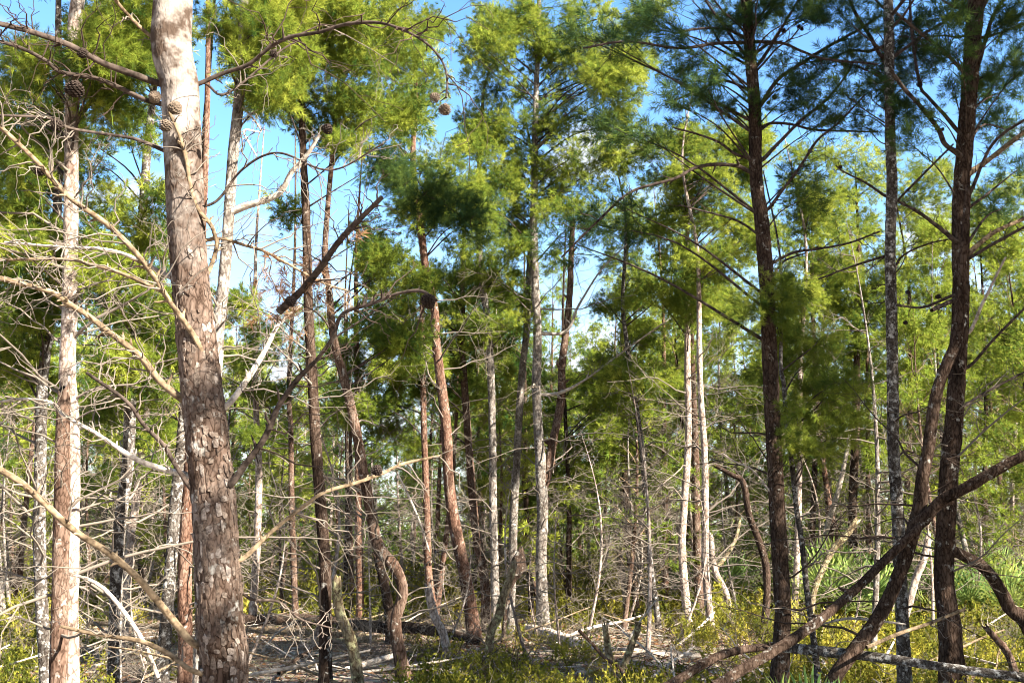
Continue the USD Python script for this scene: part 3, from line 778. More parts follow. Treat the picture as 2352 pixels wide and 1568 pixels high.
traced("I2", "dark leaning pole passing behind the kinked base of the S-bent trunk", [(866, 1270, 20), (871, 1290, 22), (893, 1397, 23), (899, 1478, 22)], None, "bark_dark", snag=True, dead=2, dead_z=(0.5, 2))
traced("J", "red-barked pine trunk leaning left, tallest of the middle trunks", [(950, 380, 13), (966, 516, 16), (981, 627, 18), (999, 718, 19), (1003, 791, 20), (1014, 883, 22), (1026, 990, 24), (1030, 1088, 25), (1040, 1177, 27), (1058, 1269, 28), (1072, 1342, 29), (1086, 1433, 30)],
       18.2, "bark_red", 11.5, [(960, 40, 50), (920, 130, 65), (985, 170, 35), (860, 240, 60), (950, 280, 50), (1010, 60, 25), (880, 330, 60), (930, 400, 60), (1000, 430, 60), (1060, 490, 55), (980, 490, 55), (1080, 440, 40)], dead=16, dead_z=(1, 6), dead_len=(0.7, 2.0), leafage="needles_sun")
traced("K", "slim grey-brown trunk second right of the red-barked trunk", [(1107, 280, 9), (1100, 400, 12), (1098, 516, 14), (1105, 626, 15), (1120, 736, 16), (1127, 846, 17), (1131, 992, 17), (1132, 1088, 18), (1133, 1177, 18), (1138, 1390, 20)], 21, "bark_grey", 11.5,
       [(1100, 330, 40), (1130, 250, 40), (1080, 270, 35), (1150, 640, 50), (1185, 690, 45), (1130, 760, 35), (1060, 560, 45), (1090, 620, 35)], dead=14, dead_len=(0.7, 1.8), dead_z=(1, 6))
traced("L", "tall forked middle trunk with a sunlit pale lower stem", [(1238, 0, 9), (1235, 130, 11), (1230, 250, 13), (1228, 400, 16), (1226, 516, 18), (1230, 663, 19), (1235, 773, 20), (1232, 883, 21), (1237, 993, 22), (1243, 1088, 26), (1246, 1177, 26), (1243, 1287, 26), (1244, 1360, 27), (1249, 1450, 29)],
       20.6, "bark_grey", 12.8, [(1180, 40, 60), (1260, 30, 70), (1340, 40, 55), (1130, 110, 55), (1220, 110, 70), (1310, 120, 70), (1400, 80, 50), (1150, 200, 60), (1250, 200, 70), (1340, 210, 65), (1430, 170, 50), (1190, 290, 50), (1290, 290, 70), (1380, 270, 55), (1300, 370, 60), (1220, 430, 60), (1330, 440, 60), (1150, 410, 45), (1260, 490, 50)],
       dead=18, dead_z=(1.2, 6.5), dead_len=(0.8, 2.3), crown=False)
limb("L", [(1250, 1110), (1262, 1060), (1274, 993), (1288, 919), (1292, 828), (1307, 700), (1312, 590), (1316, 500)], 22, 12, "bark_brown", 0.25, twigs=24, twiglets=3, label="leaning second stem of the fork", name="stem", sides=12, length=(0.12, 0.35), knots=0.06)
limb("L", [(1300, 760), (1330, 700), (1380, 620), (1440, 560)], 8, 3, "branch_bright", 0.4, twigs=14)
limb("L", [(1290, 900), (1360, 860), (1440, 800), (1540, 730)], 7, 3, "branch_bright", 0.6, twigs=18)
limb("L", [(1235, 340), (1270, 300), (1300, 260)], 8, 4, "branch_tan", -0.3, twigs=6)
traced("M", "slim trunk close left of the forked middle trunk, pale at its foot", [(1222, 500, 10), (1215, 627, 14), (1212, 736, 15), (1200, 846, 16), (1190, 993, 17), (1185, 1088, 18), (1180, 1180, 19), (1177, 1300, 19), (1170, 1435, 21)], 21.5, "bark_grey", 10.5,
       [(1170, 560, 40), (1200, 700, 30)], dead=12, dead_len=(0.6, 1.6))
traced("K2", "dim brown trunk between the red-barked trunk and its slim grey neighbour", [(1062, 780, 14), (1065, 846, 16), (1072, 956, 17), (1080, 1066, 18), (1091, 1195, 20), (1112, 1323, 21), (1116, 1400, 22)], 21.5, "bark_brown", 9.5, [(1050, 830, 50), (960, 800, 50), (1090, 780, 45), (1010, 880, 40)], dead=14)
traced("J2", "thin trunk with a red sunlit stretch left of the red-barked trunk", [(972, 900, 13), (974, 1000, 14), (977, 1085, 15), (981, 1195, 16), (985, 1323, 17), (998, 1405, 18)], 21, "bark_red", 9.5, [(920, 660, 55), (860, 760, 55), (900, 850, 50), (940, 760, 45), (990, 900, 40)], dead=14)
for key, label, pts, d, look, bl in [
    ("n1", "bright thin trunk close right of the big trunk in the middle distance", [(586, 900, 13), (590, 993, 15), (594, 1085, 16), (590, 1250, 17), (582, 1370, 18)], 21, "bark_pale", [(560, 820, 45), (620, 760, 50), (600, 900, 45)]),
    ("n2", "thin brown trunk between the bright thin trunk and the dark straight trunk", [(664, 880, 11), (668, 993, 12), (670, 1177, 14), (678, 1410, 15)], 21, "bark_brown", [(650, 800, 50), (700, 720, 50), (640, 900, 40)]),
    ("n3", "narrow dark pole right of the dark straight trunk, left of a like pole", [(796, 1000, 8), (798, 1160, 10), (794, 1330, 11)], 26, "bark_dark", [(790, 900, 50)]),
    ("n4", "narrow brown pole left of the S-bent trunk, right of a like pole", [(804, 1020, 8), (805, 1213, 10), (808, 1365, 11)], 24, "bark_brown", [(850, 930, 40)]),
    ("n5", "straight trunk seen behind the upper bend of the S-bent trunk", [(820, 900, 14), (822, 1067, 16), (825, 1250, 18), (827, 1395, 18)], 22, "bark_red", [(850, 840, 50), (880, 930, 50), (800, 800, 45)]),
    ("n6", "dark slim trunk close left of the foot of the forked middle trunk", [(1209, 1100, 9), (1211, 1213, 11), (1219, 1365, 13)], 25, "bark_dark", []),
    ("n7", "dark far trunk standing alone right of the forked middle trunk", [(1306, 1120, 11), (1307, 1250, 13), (1307, 1385, 14)], 25, "bark_dark", [(1330, 870, 50), (1400, 960, 50), (1370, 1060, 50), (1330, 1160, 45)]),
    ("N", "thin leaning trunk nearest right of the open gap beside the forked trunk", [(1436, 640, 9), (1431, 736, 10), (1426, 883, 11), (1416, 1012, 12), (1409, 1104, 13), (1417, 1213, 13), (1431, 1323, 14), (1443, 1420, 15)], None, "bark_grey", [(1440, 600, 50), (1480, 650, 55), (1400, 540, 45), (1460, 830, 50), (1430, 480, 50)]),
    ("O", "thin leaning trunk with a white sunlit foot in the centre right", [(1430, 690, 9), (1438, 773, 10), (1453, 883, 11), (1471, 1000, 12), (1486, 1177, 13), (1493, 1287, 13), (1508, 1397, 14), (1513, 1452, 15)], None, "bark_lichen", [(1520, 760, 50), (1500, 870, 50), (1400, 700, 45), (1380, 980, 50)]),
    ("n8", "dark trunk immediately right of the leaning thin trunk, under dark foliage", [(1434, 950, 13), (1435, 1050, 14), (1440, 1158, 15), (1460, 1383, 16)], 25, "bark_dark", [(1400, 1130, 50), (1470, 960, 50), (1430, 1080, 45)]),
    ("n9", "pale reddish trunk between the white-footed trunk and the bright pair", [(1526, 950, 11), (1528, 1104, 13), (1530, 1376, 15)], 25, "bark_red", [(1560, 900, 50), (1540, 1000, 40)]),
    ("Q", "brightly sunlit trunk, left one of a bright pair in the centre right", [(1580, 520, 9), (1581, 700, 13), (1581, 846, 15), (1583, 993, 16), (1574, 1140, 17), (1567, 1250, 18), (1574, 1360, 19), (1585, 1460, 21)], None, "bark_pale", [(1560, 330, 55), (1590, 420, 65), (1560, 500, 60), (1540, 590, 50), (1600, 590, 50), (1500, 520, 45), (1520, 420, 45)]),
    ("R", "brightly sunlit trunk, right one of a bright pair in the centre right", [(1597, 560, 9), (1603, 700, 11), (1603, 810, 13), (1608, 919, 14), (1617, 1040, 15), (1618, 1177, 16), (1618, 1287, 17), (1625, 1378, 18), (1637, 1478, 20)], None, "bark_pale", [(1620, 330, 55), (1680, 340, 55), (1680, 420, 55), (1640, 510, 65), (1700, 500, 50), (1680, 590, 55), (1720, 400, 35)]),
    ("R0", "brown trunk standing in shade between the bright pair", [(1595, 960, 16), (1599, 1104, 18), (1601, 1250, 19), (1608, 1402, 21)], 22, "bark_brown", [(1640, 690, 55), (1700, 690, 50), (1610, 800, 45)]),
    ("p1", "bright slim trunk just right of the dark leaning right trunk", [(1838, 830, 11), (1837, 1012, 13), (1834, 1177, 14), (1826, 1385, 15)], 21.5, "bark_pale", [(1870, 360, 45), (1940, 350, 55), (1840, 420, 45), (1900, 430, 60), (1860, 520, 55), (1840, 600, 50)]),
    ("p2", "dark far trunk between the bright slim trunk and a white leaning pole", [(1874, 880, 12), (1870, 1067, 13), (1861, 1328, 15)], 26, "bark_dark", [(1950, 520, 60), (1980, 440, 50), (1920, 620, 60), (2000, 600, 50), (1880, 700, 50)]),
    ("p3", "straight dark trunk rising behind the palmettos", [(1968, 840, 16), (1965, 1012, 19), (1960, 1177, 20), (1963, 1340, 22)], 23, "bark_dark", [(1960, 680, 50), (2000, 740, 50), (1940, 780, 45), (2100, 560, 60), (2070, 640, 50)]),
    ("p4", "bright reddish thin trunk just left of the speckled trunk", [(1992, 900, 9), (1993, 1031, 10), (1996, 1300, 12)], 27, "bark_red", [(2010, 820, 50), (1980, 900, 45)]),
    ("p5", "thin dark trunk just right of the speckled trunk", [(2090, 880, 11), (2086, 1012, 12), (2080, 1200, 13), (2082, 1330, 14)], 24, "bark_dark", [(2140, 400, 50), (2150, 560, 50), (2120, 760, 50), (2090, 860, 45)]),
    ("p6", "white sunlit thin pole right of the thick right trunk, at the frame's edge", [(2332, 950, 8), (2327, 1068, 9), (2320, 1330, 10)], 27, "bark_pale", [(2320, 900, 45), (2340, 800, 50)]),
    ("p7", "dark thin pole right of the thick right trunk, left of a white pole", [(2268, 900, 10), (2265, 1050, 11), (2258, 1300, 12)], 26, "bark_dark", [(2290, 560, 50), (2330, 640, 50), (2260, 820, 50)]),
]:
    traced(key, label, pts, d, look, 10.0, bl, dead=20, dead_z=(0.7, 4.8), dead_len=(0.6, 2.0), sides=9, spacing=0.14, crown=key in "QR" or len(bl) == 0)
# -- right-hand trees
GR = [(1560, 100, 24), (1600, 140, 24), (1640, 180, 26), (1565, 185, 22), (1520, 40, 26), (1640, 40, 24), (1700, 15, 24), (1560, 240, 22), (1650, 250, 22), (1740, 240, 22), (1800, 180, 24), (1850, 195, 24), (1830, 250, 24), (1880, 285, 22), (1850, 30, 26), (1620, 220, 20), (1780, 20, 22), (1680, 60, 20),
      (1420, 110, 45), (1350, 90, 40), (1470, 60, 35), (1420, 300, 40), (1500, 320, 40), (1310, 555, 45), (1440, 480, 45), (1380, 520, 30), (1830, 420, 32), (1850, 455, 25)]
traced("S", "dark rust-streaked trunk leaning left, first of the three tall right trunks", [(1713, -20, 25), (1720, 110, 26), (1731, 256, 28), (1735, 403, 30), (1749, 525, 33), (1759, 663, 34), (1765, 809, 35), (1772, 956, 36), (1777, 1060, 37), (1784, 1177, 37), (1791, 1287, 37), (1797, 1397, 37), (1795, 1480, 38), (1791, 1567, 41)], 12.0, "bark_dark", 8.6,
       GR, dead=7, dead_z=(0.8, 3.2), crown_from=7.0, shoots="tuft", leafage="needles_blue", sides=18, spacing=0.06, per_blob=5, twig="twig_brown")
for pts, w0, w1, dd in [
    ([(1706, 88), (1665, 66), (1603, 66), (1548, 77)], 8, 4, -0.3), ([(1713, 128), (1683, 88), (1640, 29), (1614, -10)], 7, 5, 0.2), ([(1718, 366), (1687, 352), (1651, 326), (1603, 308), (1548, 293)], 7, 4, -0.4),
    ([(1717, 395), (1695, 381), (1647, 377), (1596, 385), (1548, 410), (1450, 440), (1380, 500), (1290, 590)], 9, 4, -0.8), ([(1717, 205), (1676, 187), (1643, 190), (1548, 231)], 7, 4, 0.3),
    ([(1735, 99), (1797, 99), (1841, 117), (1896, 135), (2017, 147)], 8, 4, -0.5), ([(1739, 150), (1768, 110), (1797, 62), (1834, 0)], 8, 6, 0.2), ([(1746, 242), (1786, 183), (1834, 150), (1896, 110), (1969, 70), (2020, 37)], 10, 6, 0.4),
    ([(1753, 366), (1786, 330), (1841, 275), (1896, 231), (1936, 183), (1962, 139)], 9, 5, -0.2), ([(1764, 480), (1797, 436), (1841, 377), (1877, 322), (1925, 282), (1988, 216)], 8, 4, -0.5), ([(1746, 293), (1775, 282), (1823, 286), (1878, 298), (2017, 302)], 7, 4, 0.3),
    ([(1771, 605), (1823, 579), (1878, 571), (1951, 557), (2020, 531)], 7, 4, 0.4), ([(1740, 540), (1690, 505), (1600, 480), (1560, 470)], 6, 3, -0.4), ([(1771, 640), (1800, 600), (1850, 580)], 7, 3, 0.5), ([(1720, 100), (1640, 100), (1560, 110), (1440, 95), (1340, 110)], 8, 4, -0.7)]:
    limb("S", pts, w0, w1, B_, dd, twigs=9, twig="twig_brown", length=(0.15, 0.45), knots=0.1)
limb("S", [(1782, 1150), (1730, 1080), (1690, 1060), (1660, 1040)], 5, 3, "branch_bright", -0.3, twigs=8)
for x, y, s in [(1800, 70, 13), (1835, 60, 11), (1842, 66, 10), (1779, 222, 14), (1765, 235, 10), (1930, 383, 11), (1860, 345, 11)]:
    cone("S", x, y, s, (0.4, 0.4), 0, "cone_dark")
traced("T", "straight lichen-speckled black and white trunk, middle of the three right trunks", [(2030, -20, 21), (2033, 183, 22), (2035, 330, 23), (2037, 440, 24), (2033, 560, 24), (2034, 700, 25), (2039, 846, 26), (2042, 993, 27), (2047, 1088, 27), (2055, 1177, 28), (2061, 1287, 29), (2068, 1397, 29), (2075, 1567, 32)], 11.6, "bark_lichen", 8.6,
       [(1900, 140, 24), (1960, 120, 24), (1920, 20, 28), (1990, 60, 26), (2000, 200, 26), (1940, 215, 26), (2060, 110, 24), (2100, 50, 26), (2100, 180, 24), (1990, 290, 22), (2060, 260, 24), (1960, 260, 22), (1980, 160, 24)], dead=9, dead_z=(0.9, 5), crown_from=7.0, shoots="tuft", leafage="needles_blue", sides=16, spacing=0.06, per_blob=5, twig="twig_brown")
for pts, w0, w1, dd in [([(2024, 128), (1999, 84), (1969, 37), (1947, -10)], 9, 7, 0.3), ([(2048, 640), (2070, 590), (2130, 560), (2200, 545)], 6, 3, 0.3), ([(2028, 590), (1960, 610), (1880, 640)], 6, 3, -0.3), ([(2042, 480), (2100, 420), (2190, 330)], 6, 4, -0.3), ([(2030, 450), (1990, 420), (1940, 395), (1920, 380)], 7, 3, -0.2)]:
    limb("T", pts, w0, w1, B_, dd, twigs=9, twig="twig_brown", knots=0.1)
traced("U", "thickest right-hand trunk, dark with a sunlit right side", [(2246, -20, 36), (2233, 147, 37), (2222, 293, 37), (2211, 440, 38), (2207, 571, 38), (2207, 700, 38), (2196, 846, 39), (2187, 956, 40), (2178, 1060, 41), (2169, 1177, 42), (2167, 1323, 44), (2178, 1433, 48), (2186, 1567, 56)], 11.3, "bark_dark", 8.6,
       [(2180, 60, 26), (2150, 125, 26), (2120, 255, 24), (2280, 60, 28), (2320, 130, 30), (2190, 200, 22), (2090, 330, 24), (2340, 30, 30), (2300, 210, 50, 1.5), (2250, 235, 45, 1.5), (2320, 300, 50, 1.5), (2335, 390, 40, 1.5), (2300, 480, 45, 1.5)], dead=9, dead_z=(0.9, 4), crown_from=7.0, shoots="tuft", leafage="needles_blue", sides=22, spacing=0.05, per_blob=5, rough=0.13)
for pts, w0, w1, dd, lk in [
    ([(2196, 355), (2170, 330), (2155, 297), (2119, 249), (2078, 205), (2046, 161)], 13, 8, -0.3, B_), ([(2203, 304), (2163, 256), (2130, 220), (2112, 190), (2094, 73), (2090, -10)], 9, 6, 0.3, B_), ([(2215, 175), (2170, 120), (2120, 80), (2060, 30)], 9, 5, -0.5, B_),
    ([(2238, 170), (2263, 92), (2281, 37), (2310, -10)], 12, 8, 0.2, B_), ([(2225, 398), (2280, 359), (2360, 296)], 14, 10, 0.4, "branch_tan"), ([(2222, 450), (2280, 330), (2360, 270)], 8, 6, -0.4, B_), ([(2195, 560), (2165, 528), (2115, 490), (2065, 462)], 11, 6, -0.3, B_),
    ([(2215, 590), (2280, 535), (2360, 498)], 13, 8, 0.3, "branch_tan"), ([(2222, 595), (2280, 560), (2360, 517)], 8, 6, -0.3, B_), ([(2210, 935), (2262, 901), (2360, 850)], 7, 5, 0.4, B_), ([(2225, 840), (2280, 781), (2360, 700)], 8, 5, -0.3, B_),
    ([(2185, 680), (2120, 705), (2060, 700)], 8, 4, -0.3, B_), ([(2190, 690), (2165, 700), (2140, 712)], 11, 9, B_ and -0.5, B_)]:
    limb("U", pts, w0, w1, lk, dd, twigs=9, twig="twig_brown", knots=0.1)
limb("U", [(2225, 760), (2255, 700), (2285, 640), (2310, 590)], 9, 5, "branch_bright", -0.6, twigs=10)
limb("U", [(2160, 1180), (2110, 1172), (2085, 1180)], 4, 3, "branch_bright", -0.3, twigs=5, attach=False)
for x, y, s in [(2112, 193, 16), (2140, 260, 12), (2155, 680, 14), (2080, 740, 12), (2085, 670, 12), (2165, 296, 10)]:
    cone("U", x, y, s, (0.4, 0.4), 0, "cone_dark")
traced("V", "dark dead trunk leaning up to the right against the thickest right trunk", [(2222, 440, 14), (2212, 580, 18), (2206, 690, 22), (2196, 780, 24), (2168, 850, 25), (2148, 919, 26), (2130, 1029, 28), (2119, 1100, 30), (2117, 1165, 32), (2094, 1250, 32), (2061, 1342, 32), (2013, 1433, 33), (1914, 1567, 34)], 10.4, "bark_dark", 8.6,
       dead=6, dead_z=(0.7, 3.0), category="dead tree", name="dead_tree", crown=False, snag=True, flare=0.1, sides=16, spacing=0.06, twig="twig_brown")
limb("V", [(2120, 1190), (2160, 1150), (2200, 1128), (2244, 1104), (2300, 1072), (2370, 1034)], 27, 22, "bark_dark", -0.4, twigs=5, twig="twig_brown", sides=12, knots=0.06)
limb("V", [(2112, 1205), (2042, 1276), (1980, 1338), (1930, 1382), (1877, 1426), (1804, 1477), (1713, 1532), (1640, 1576)], 18, 24, "bark_dark", -0.7, twigs=6, twig="twig_brown", sides=12, knots=0.06)
traced("S2", "thin grey speckled trunk just right of the dark leaning right trunk", [(1800, 830, 9), (1804, 883, 10), (1812, 993, 11), (1822, 1060, 12), (1832, 1159, 12), (1845, 1250, 13), (1857, 1360, 14), (1870, 1470, 15), (1879, 1567, 16)], 12.0, "bark_lichen", 6.0,
       [(1760, 710, 50), (1850, 840, 45), (1900, 905, 50), (1845, 950, 45), (1920, 985, 45), (1880, 780, 45), (1800, 760, 40), (1780, 650, 35), (1830, 1020, 35), (1930, 880, 40), (1870, 1040, 35)], dead=8, dead_z=(0.8, 3), crown=False, shoots="tuft", per_blob=14, leafage="needles_sun")
print("traced trees:", len(TREES))

# ------------------------------------------------------------------ snags, stumps and fallen wood
def snag(label, pts, look, d=None, name="dead_snag", category="snag", dead=0, sides=12, flare=0.2, group=None):
    key = "x" + str(len(TREES))
    traced(key, label, pts, d, look, snag=True, dead=dead, dead_z=(0.3, 2.5), dead_len=(0.25, 0.7), name=name, category=category, sides=sides, flare=flare, spacing=0.06, rough=0.16, group=group)
    return key


snag("bleached broken snag left of the kneed pale snag, bent at its middle", [(984, 1353, 16), (990, 1385, 19), (999, 1415, 20), (1021, 1463, 18), (1028, 1514, 20)], "bark_pale", 15.2)
snag("bleached kneed snag in the centre, its top twisted right", [(1180, 1300, 16), (1165, 1345, 18), (1153, 1378, 20), (1145, 1415, 20), (1127, 1452, 19), (1126, 1537, 21)], "bark_mossy", 14.4, dead=3)
snag("short dark mossy broken stub left of the S-bent trunk", [(772, 1338, 22), (779, 1408, 24), (805, 1470, 25), (822, 1567, 27)], "bark_mossy", 12.6, dead=1)
snag("dark broken root mass high on a splintered stem behind the kneed snag", [(1196, 1262, 8), (1193, 1280, 30), (1186, 1310, 34), (1172, 1345, 14), (1158, 1440, 10)], "bark_dark", 18.5, dead=7)
k = snag("forked stump right of centre with a splintered right arm", [(1390, 1440, 12), (1396, 1480, 16), (1400, 1520, 18), (1398, 1567, 22)], "bark_mossy", 13.0)
limb(k, [(1428, 1567), (1436, 1520), (1452, 1475), (1462, 1448), (1466, 1428)], 18, 17, "bark_mossy", 0.1, twigs=3, name="stem", attach=False)
limb(k, [(1452, 1567), (1420, 1530), (1387, 1507), (1360, 1476), (1330, 1446)], 10, 8, "bark_brown", -0.3, twigs=5, attach=False)
limb(k, [(1445, 1468), (1470, 1425), (1512, 1370)], 5, 2, "branch_bright", 0.2, twigs=4, attach=False)
k = snag("crooked dead snag with a beak-like top left of the dark leaning right trunk", [(1647, 1071, 8), (1680, 1090, 11), (1706, 1108, 14), (1720, 1177, 15), (1742, 1235, 16), (1760, 1300, 17), (1762, 1378, 17), (1754, 1465, 20)], "bark_dark", 17.5, dead=3)
k = snag("pale forked dead trunk behind the bright pair", [(1632, 1232, 12), (1640, 1305, 15), (1665, 1360, 15), (1677, 1420, 17)], "bark_pale", 22)
limb(k, [(1643, 1308), (1665, 1280), (1690, 1235), (1700, 1190)], 10, 7, "bark_mossy", 0.2, twigs=5, name="stem")
snag("white bleached pole leaning right in the middle distance", [(1952, 1005, 9), (1929, 1115, 11), (1900, 1213, 13), (1884, 1305, 14)], "branch_bright", 24, dead=5)
snag("mossy dead pole leaning right in front of the straight dark trunk", [(1964, 1195, 14), (1940, 1230, 16), (1914, 1257, 15), (1889, 1305, 14), (1866, 1368, 15)], "bark_mossy", 20, dead=3)
snag("pale dead pole leaning right between the speckled and the thickest right trunk", [(2134, 1240, 15), (2122, 1290, 17), (2109, 1323, 17), (2087, 1397, 17), (2074, 1445, 18)], "bark_pale", 16, dead=2)
snag("dark arching dead trunk bowed down to the right beside the thickest right trunk", [(2182, 1262, 24), (2230, 1285, 26), (2262, 1309, 27), (2297, 1353, 29), (2317, 1397, 31), (2360, 1440, 36)], "bark_dark", 11.9, dead=3)
snag("dark leaning stub low at the right edge", [(2262, 1440, 12), (2290, 1470, 16), (2315, 1505, 18)], "bark_brown", 12.4)


def fallen(label, pts, look, dead=0, name="fallen_log", category="log", rough=0.12, sides=16, twig="twig_pale", lift=0.0):
    """Fallen wood through photograph points (x, y, width, distance)."""
    rng = np.random.default_rng(int(pts[0][0] * 3 + pts[0][1]))
    c = np.array([at(x, y, d) for x, y, _, d in pts])
    r = np.array([w / 2 * mpp(x, y, d) for x, y, w, d in pts])
    path = thing(name, label, category)
    v, f = trunk_mesh(c, r, sides, 0.07, rough, 0.10, seed=int(pts[0][0]), flare=0, cap=True)
    part(path, "trunk" if category == "log" else "stick", (v, f), look)
    if dead:
        q = spline(c, 30)[None]
        a, ra = sprout(rng, q, np.minimum(np.interp(np.linspace(0, 1, 30), np.linspace(0, 1, len(r)), r), 0.014)[None], dead, (0.08, 0.22), 0.05, 0.95, 0.4, 0.0, 7)
        b, rb = sprout(rng, a, ra, 4, (0.3, 0.7), 0.2, n=5)
        part(path, "twigs", mesh_of([(a, ra, 5), (b, rb, 3)]), twig, kind="stuff")
    return path


G = on_ground
fallen("long grey fallen log sloping right across the centre foreground", [(1212, 1440, 20, 20.0), (1233, 1447, 24, 19.4), (1311, 1470, 26, 17.5), (1384, 1492, 27, 16.4), (1457, 1500, 25, 15.9), (1579, 1507, 22, 15.7), (1640, 1511, 20, 15.6)], "rotten_wood", 14)
fallen("dark fallen log lying level behind the dark straight trunk", [(540, 1421, 24, 21.0), (673, 1421, 26, 20.8), (737, 1425, 27, 20.4), (810, 1432, 27, 19.8), (883, 1440, 26, 19.2), (944, 1440, 24, 18.8), (1029, 1454, 22, 18.0), (1090, 1468, 18, 17.4)], "bark_dark", 16)
fallen("sunlit tan fallen log just below the dark level log", [(556, 1444, 10, 20.0), (600, 1447, 14, 19.8), (639, 1447, 16, 19.6), (724, 1451, 13, 19.3), (834, 1460, 12, 18.8)], "branch_tan", 5)
fallen("dark low log with a mossy green end beside the mossy stub", [(742, 1470, 12, 18.4), (800, 1470, 13, 18.2), (862, 1465, 17, 18.0)], "bark_mossy", 2)
fallen("thin pale fallen log left of the big trunk, level in the middle distance", [(213, 1430, 11, 20), (280, 1432, 11, 19.8), (366, 1438, 12, 19.6)], "branch_tan", 4)
fallen("second thin fallen log left of the big trunk, lying higher", [(255, 1395, 8, 23), (310, 1398, 10, 23), (370, 1402, 8, 23)], "branch_bright", 4)
fallen("grey lichened fallen pole crossing low in front of the right trunks", [(1770, 1482, 18, 10.9), (1804, 1486, 22, 10.8), (1914, 1497, 24, 10.6), (2006, 1507, 23, 10.5), (2134, 1525, 22, 10.3), (2240, 1540, 22, 10.1), (2370, 1556, 22, 9.9)], "bark_lichen", 7, sides=14)
fallen("dark crooked fallen branch at lower right, lowest of its pair", [(1500, 1590, 18, 9.9), (1566, 1554, 20, 10.0), (1632, 1514, 20, 10.1), (1694, 1492, 19, 10.3), (1790, 1481, 16, 10.6)], "bark_dark", 8, twig="twig_brown", name="fallen_branch", category="branch")
fallen("thin pale level stick crossing behind the leaning dead trunk", [(1886, 1432, 5, 10.7), (1950, 1419, 6, 10.7), (2024, 1425, 6, 10.7), (2079, 1432, 4, 10.7)], "branch_bright", 3, name="fallen_branch", category="branch", sides=7)
fallen("grey stick rising right in front of the thickest right trunk", [(1990, 1485, 9, 10.2), (2061, 1455, 9, 10.4), (2134, 1430, 8, 10.6), (2216, 1398, 7, 10.7)], "branch_tan", 3, name="fallen_branch", category="branch", sides=8)
fallen("bleached stick leaning down right beside the paired left trunks", [(172, 1320, 6, 7.6), (200, 1328, 8, 7.6), (249, 1360, 9, 7.6), (322, 1459, 10, 7.7), (362, 1550, 10, 7.8)], "branch_bright", 8, name="fallen_branch", category="branch", sides=8)
fallen("thin level stick just below the pale forked stick, left of the big trunk", [(250, 1484, 4, 7.8), (310, 1492, 5, 7.7), (400, 1512, 5, 7.5)], "branch_tan", 2, name="fallen_branch", category="branch", sides=7)
fallen("dark fallen branch with thick side twigs lying at the dark straight trunk's foot", [(640, 1545, 9, 13.4), (700, 1500, 9, 14.2), (760, 1470, 8, 15.5)], "bark_dark", 9, name="fallen_branch", category="branch", sides=8)
fallen("bleached broken limb on the ground right of the dark straight trunk", [(790, 1535, 8, 13.6), (850, 1520, 15, 14.2), (900, 1505, 12, 14.8)], "branch_bright", 10, name="fallen_branch", category="branch", sides=9)
fallen("pale stick leaning across the ground right of centre", [(1270, 1480, 5, 17.5), (1340, 1445, 7, 19), (1430, 1425, 6, 20.5), (1480, 1410, 4, 21.5)], "branch_bright", 10, name="fallen_branch", category="branch", sides=7)
fallen("straight pale stick propped against the foot of the bright pair", [(1540, 1492, 4, 16.2), (1600, 1445, 6, 17.5), (1640, 1405, 5, 18.5)], "branch_bright", 3, name="fallen_branch", category="branch", sides=7)
fallen("long bare branch hanging in front of the S-bent trunk's upper part", [(912, 1085, 4, 12.4), (935, 1130, 5, 12.4), (965, 1200, 5, 12.4), (985, 1262, 3, 12.5)], "branch_bright", 5, name="hanging_branch", category="branch", sides=6)

# ------------------------------------------------------------------ pines that stand deeper in the wood
KINDS = []


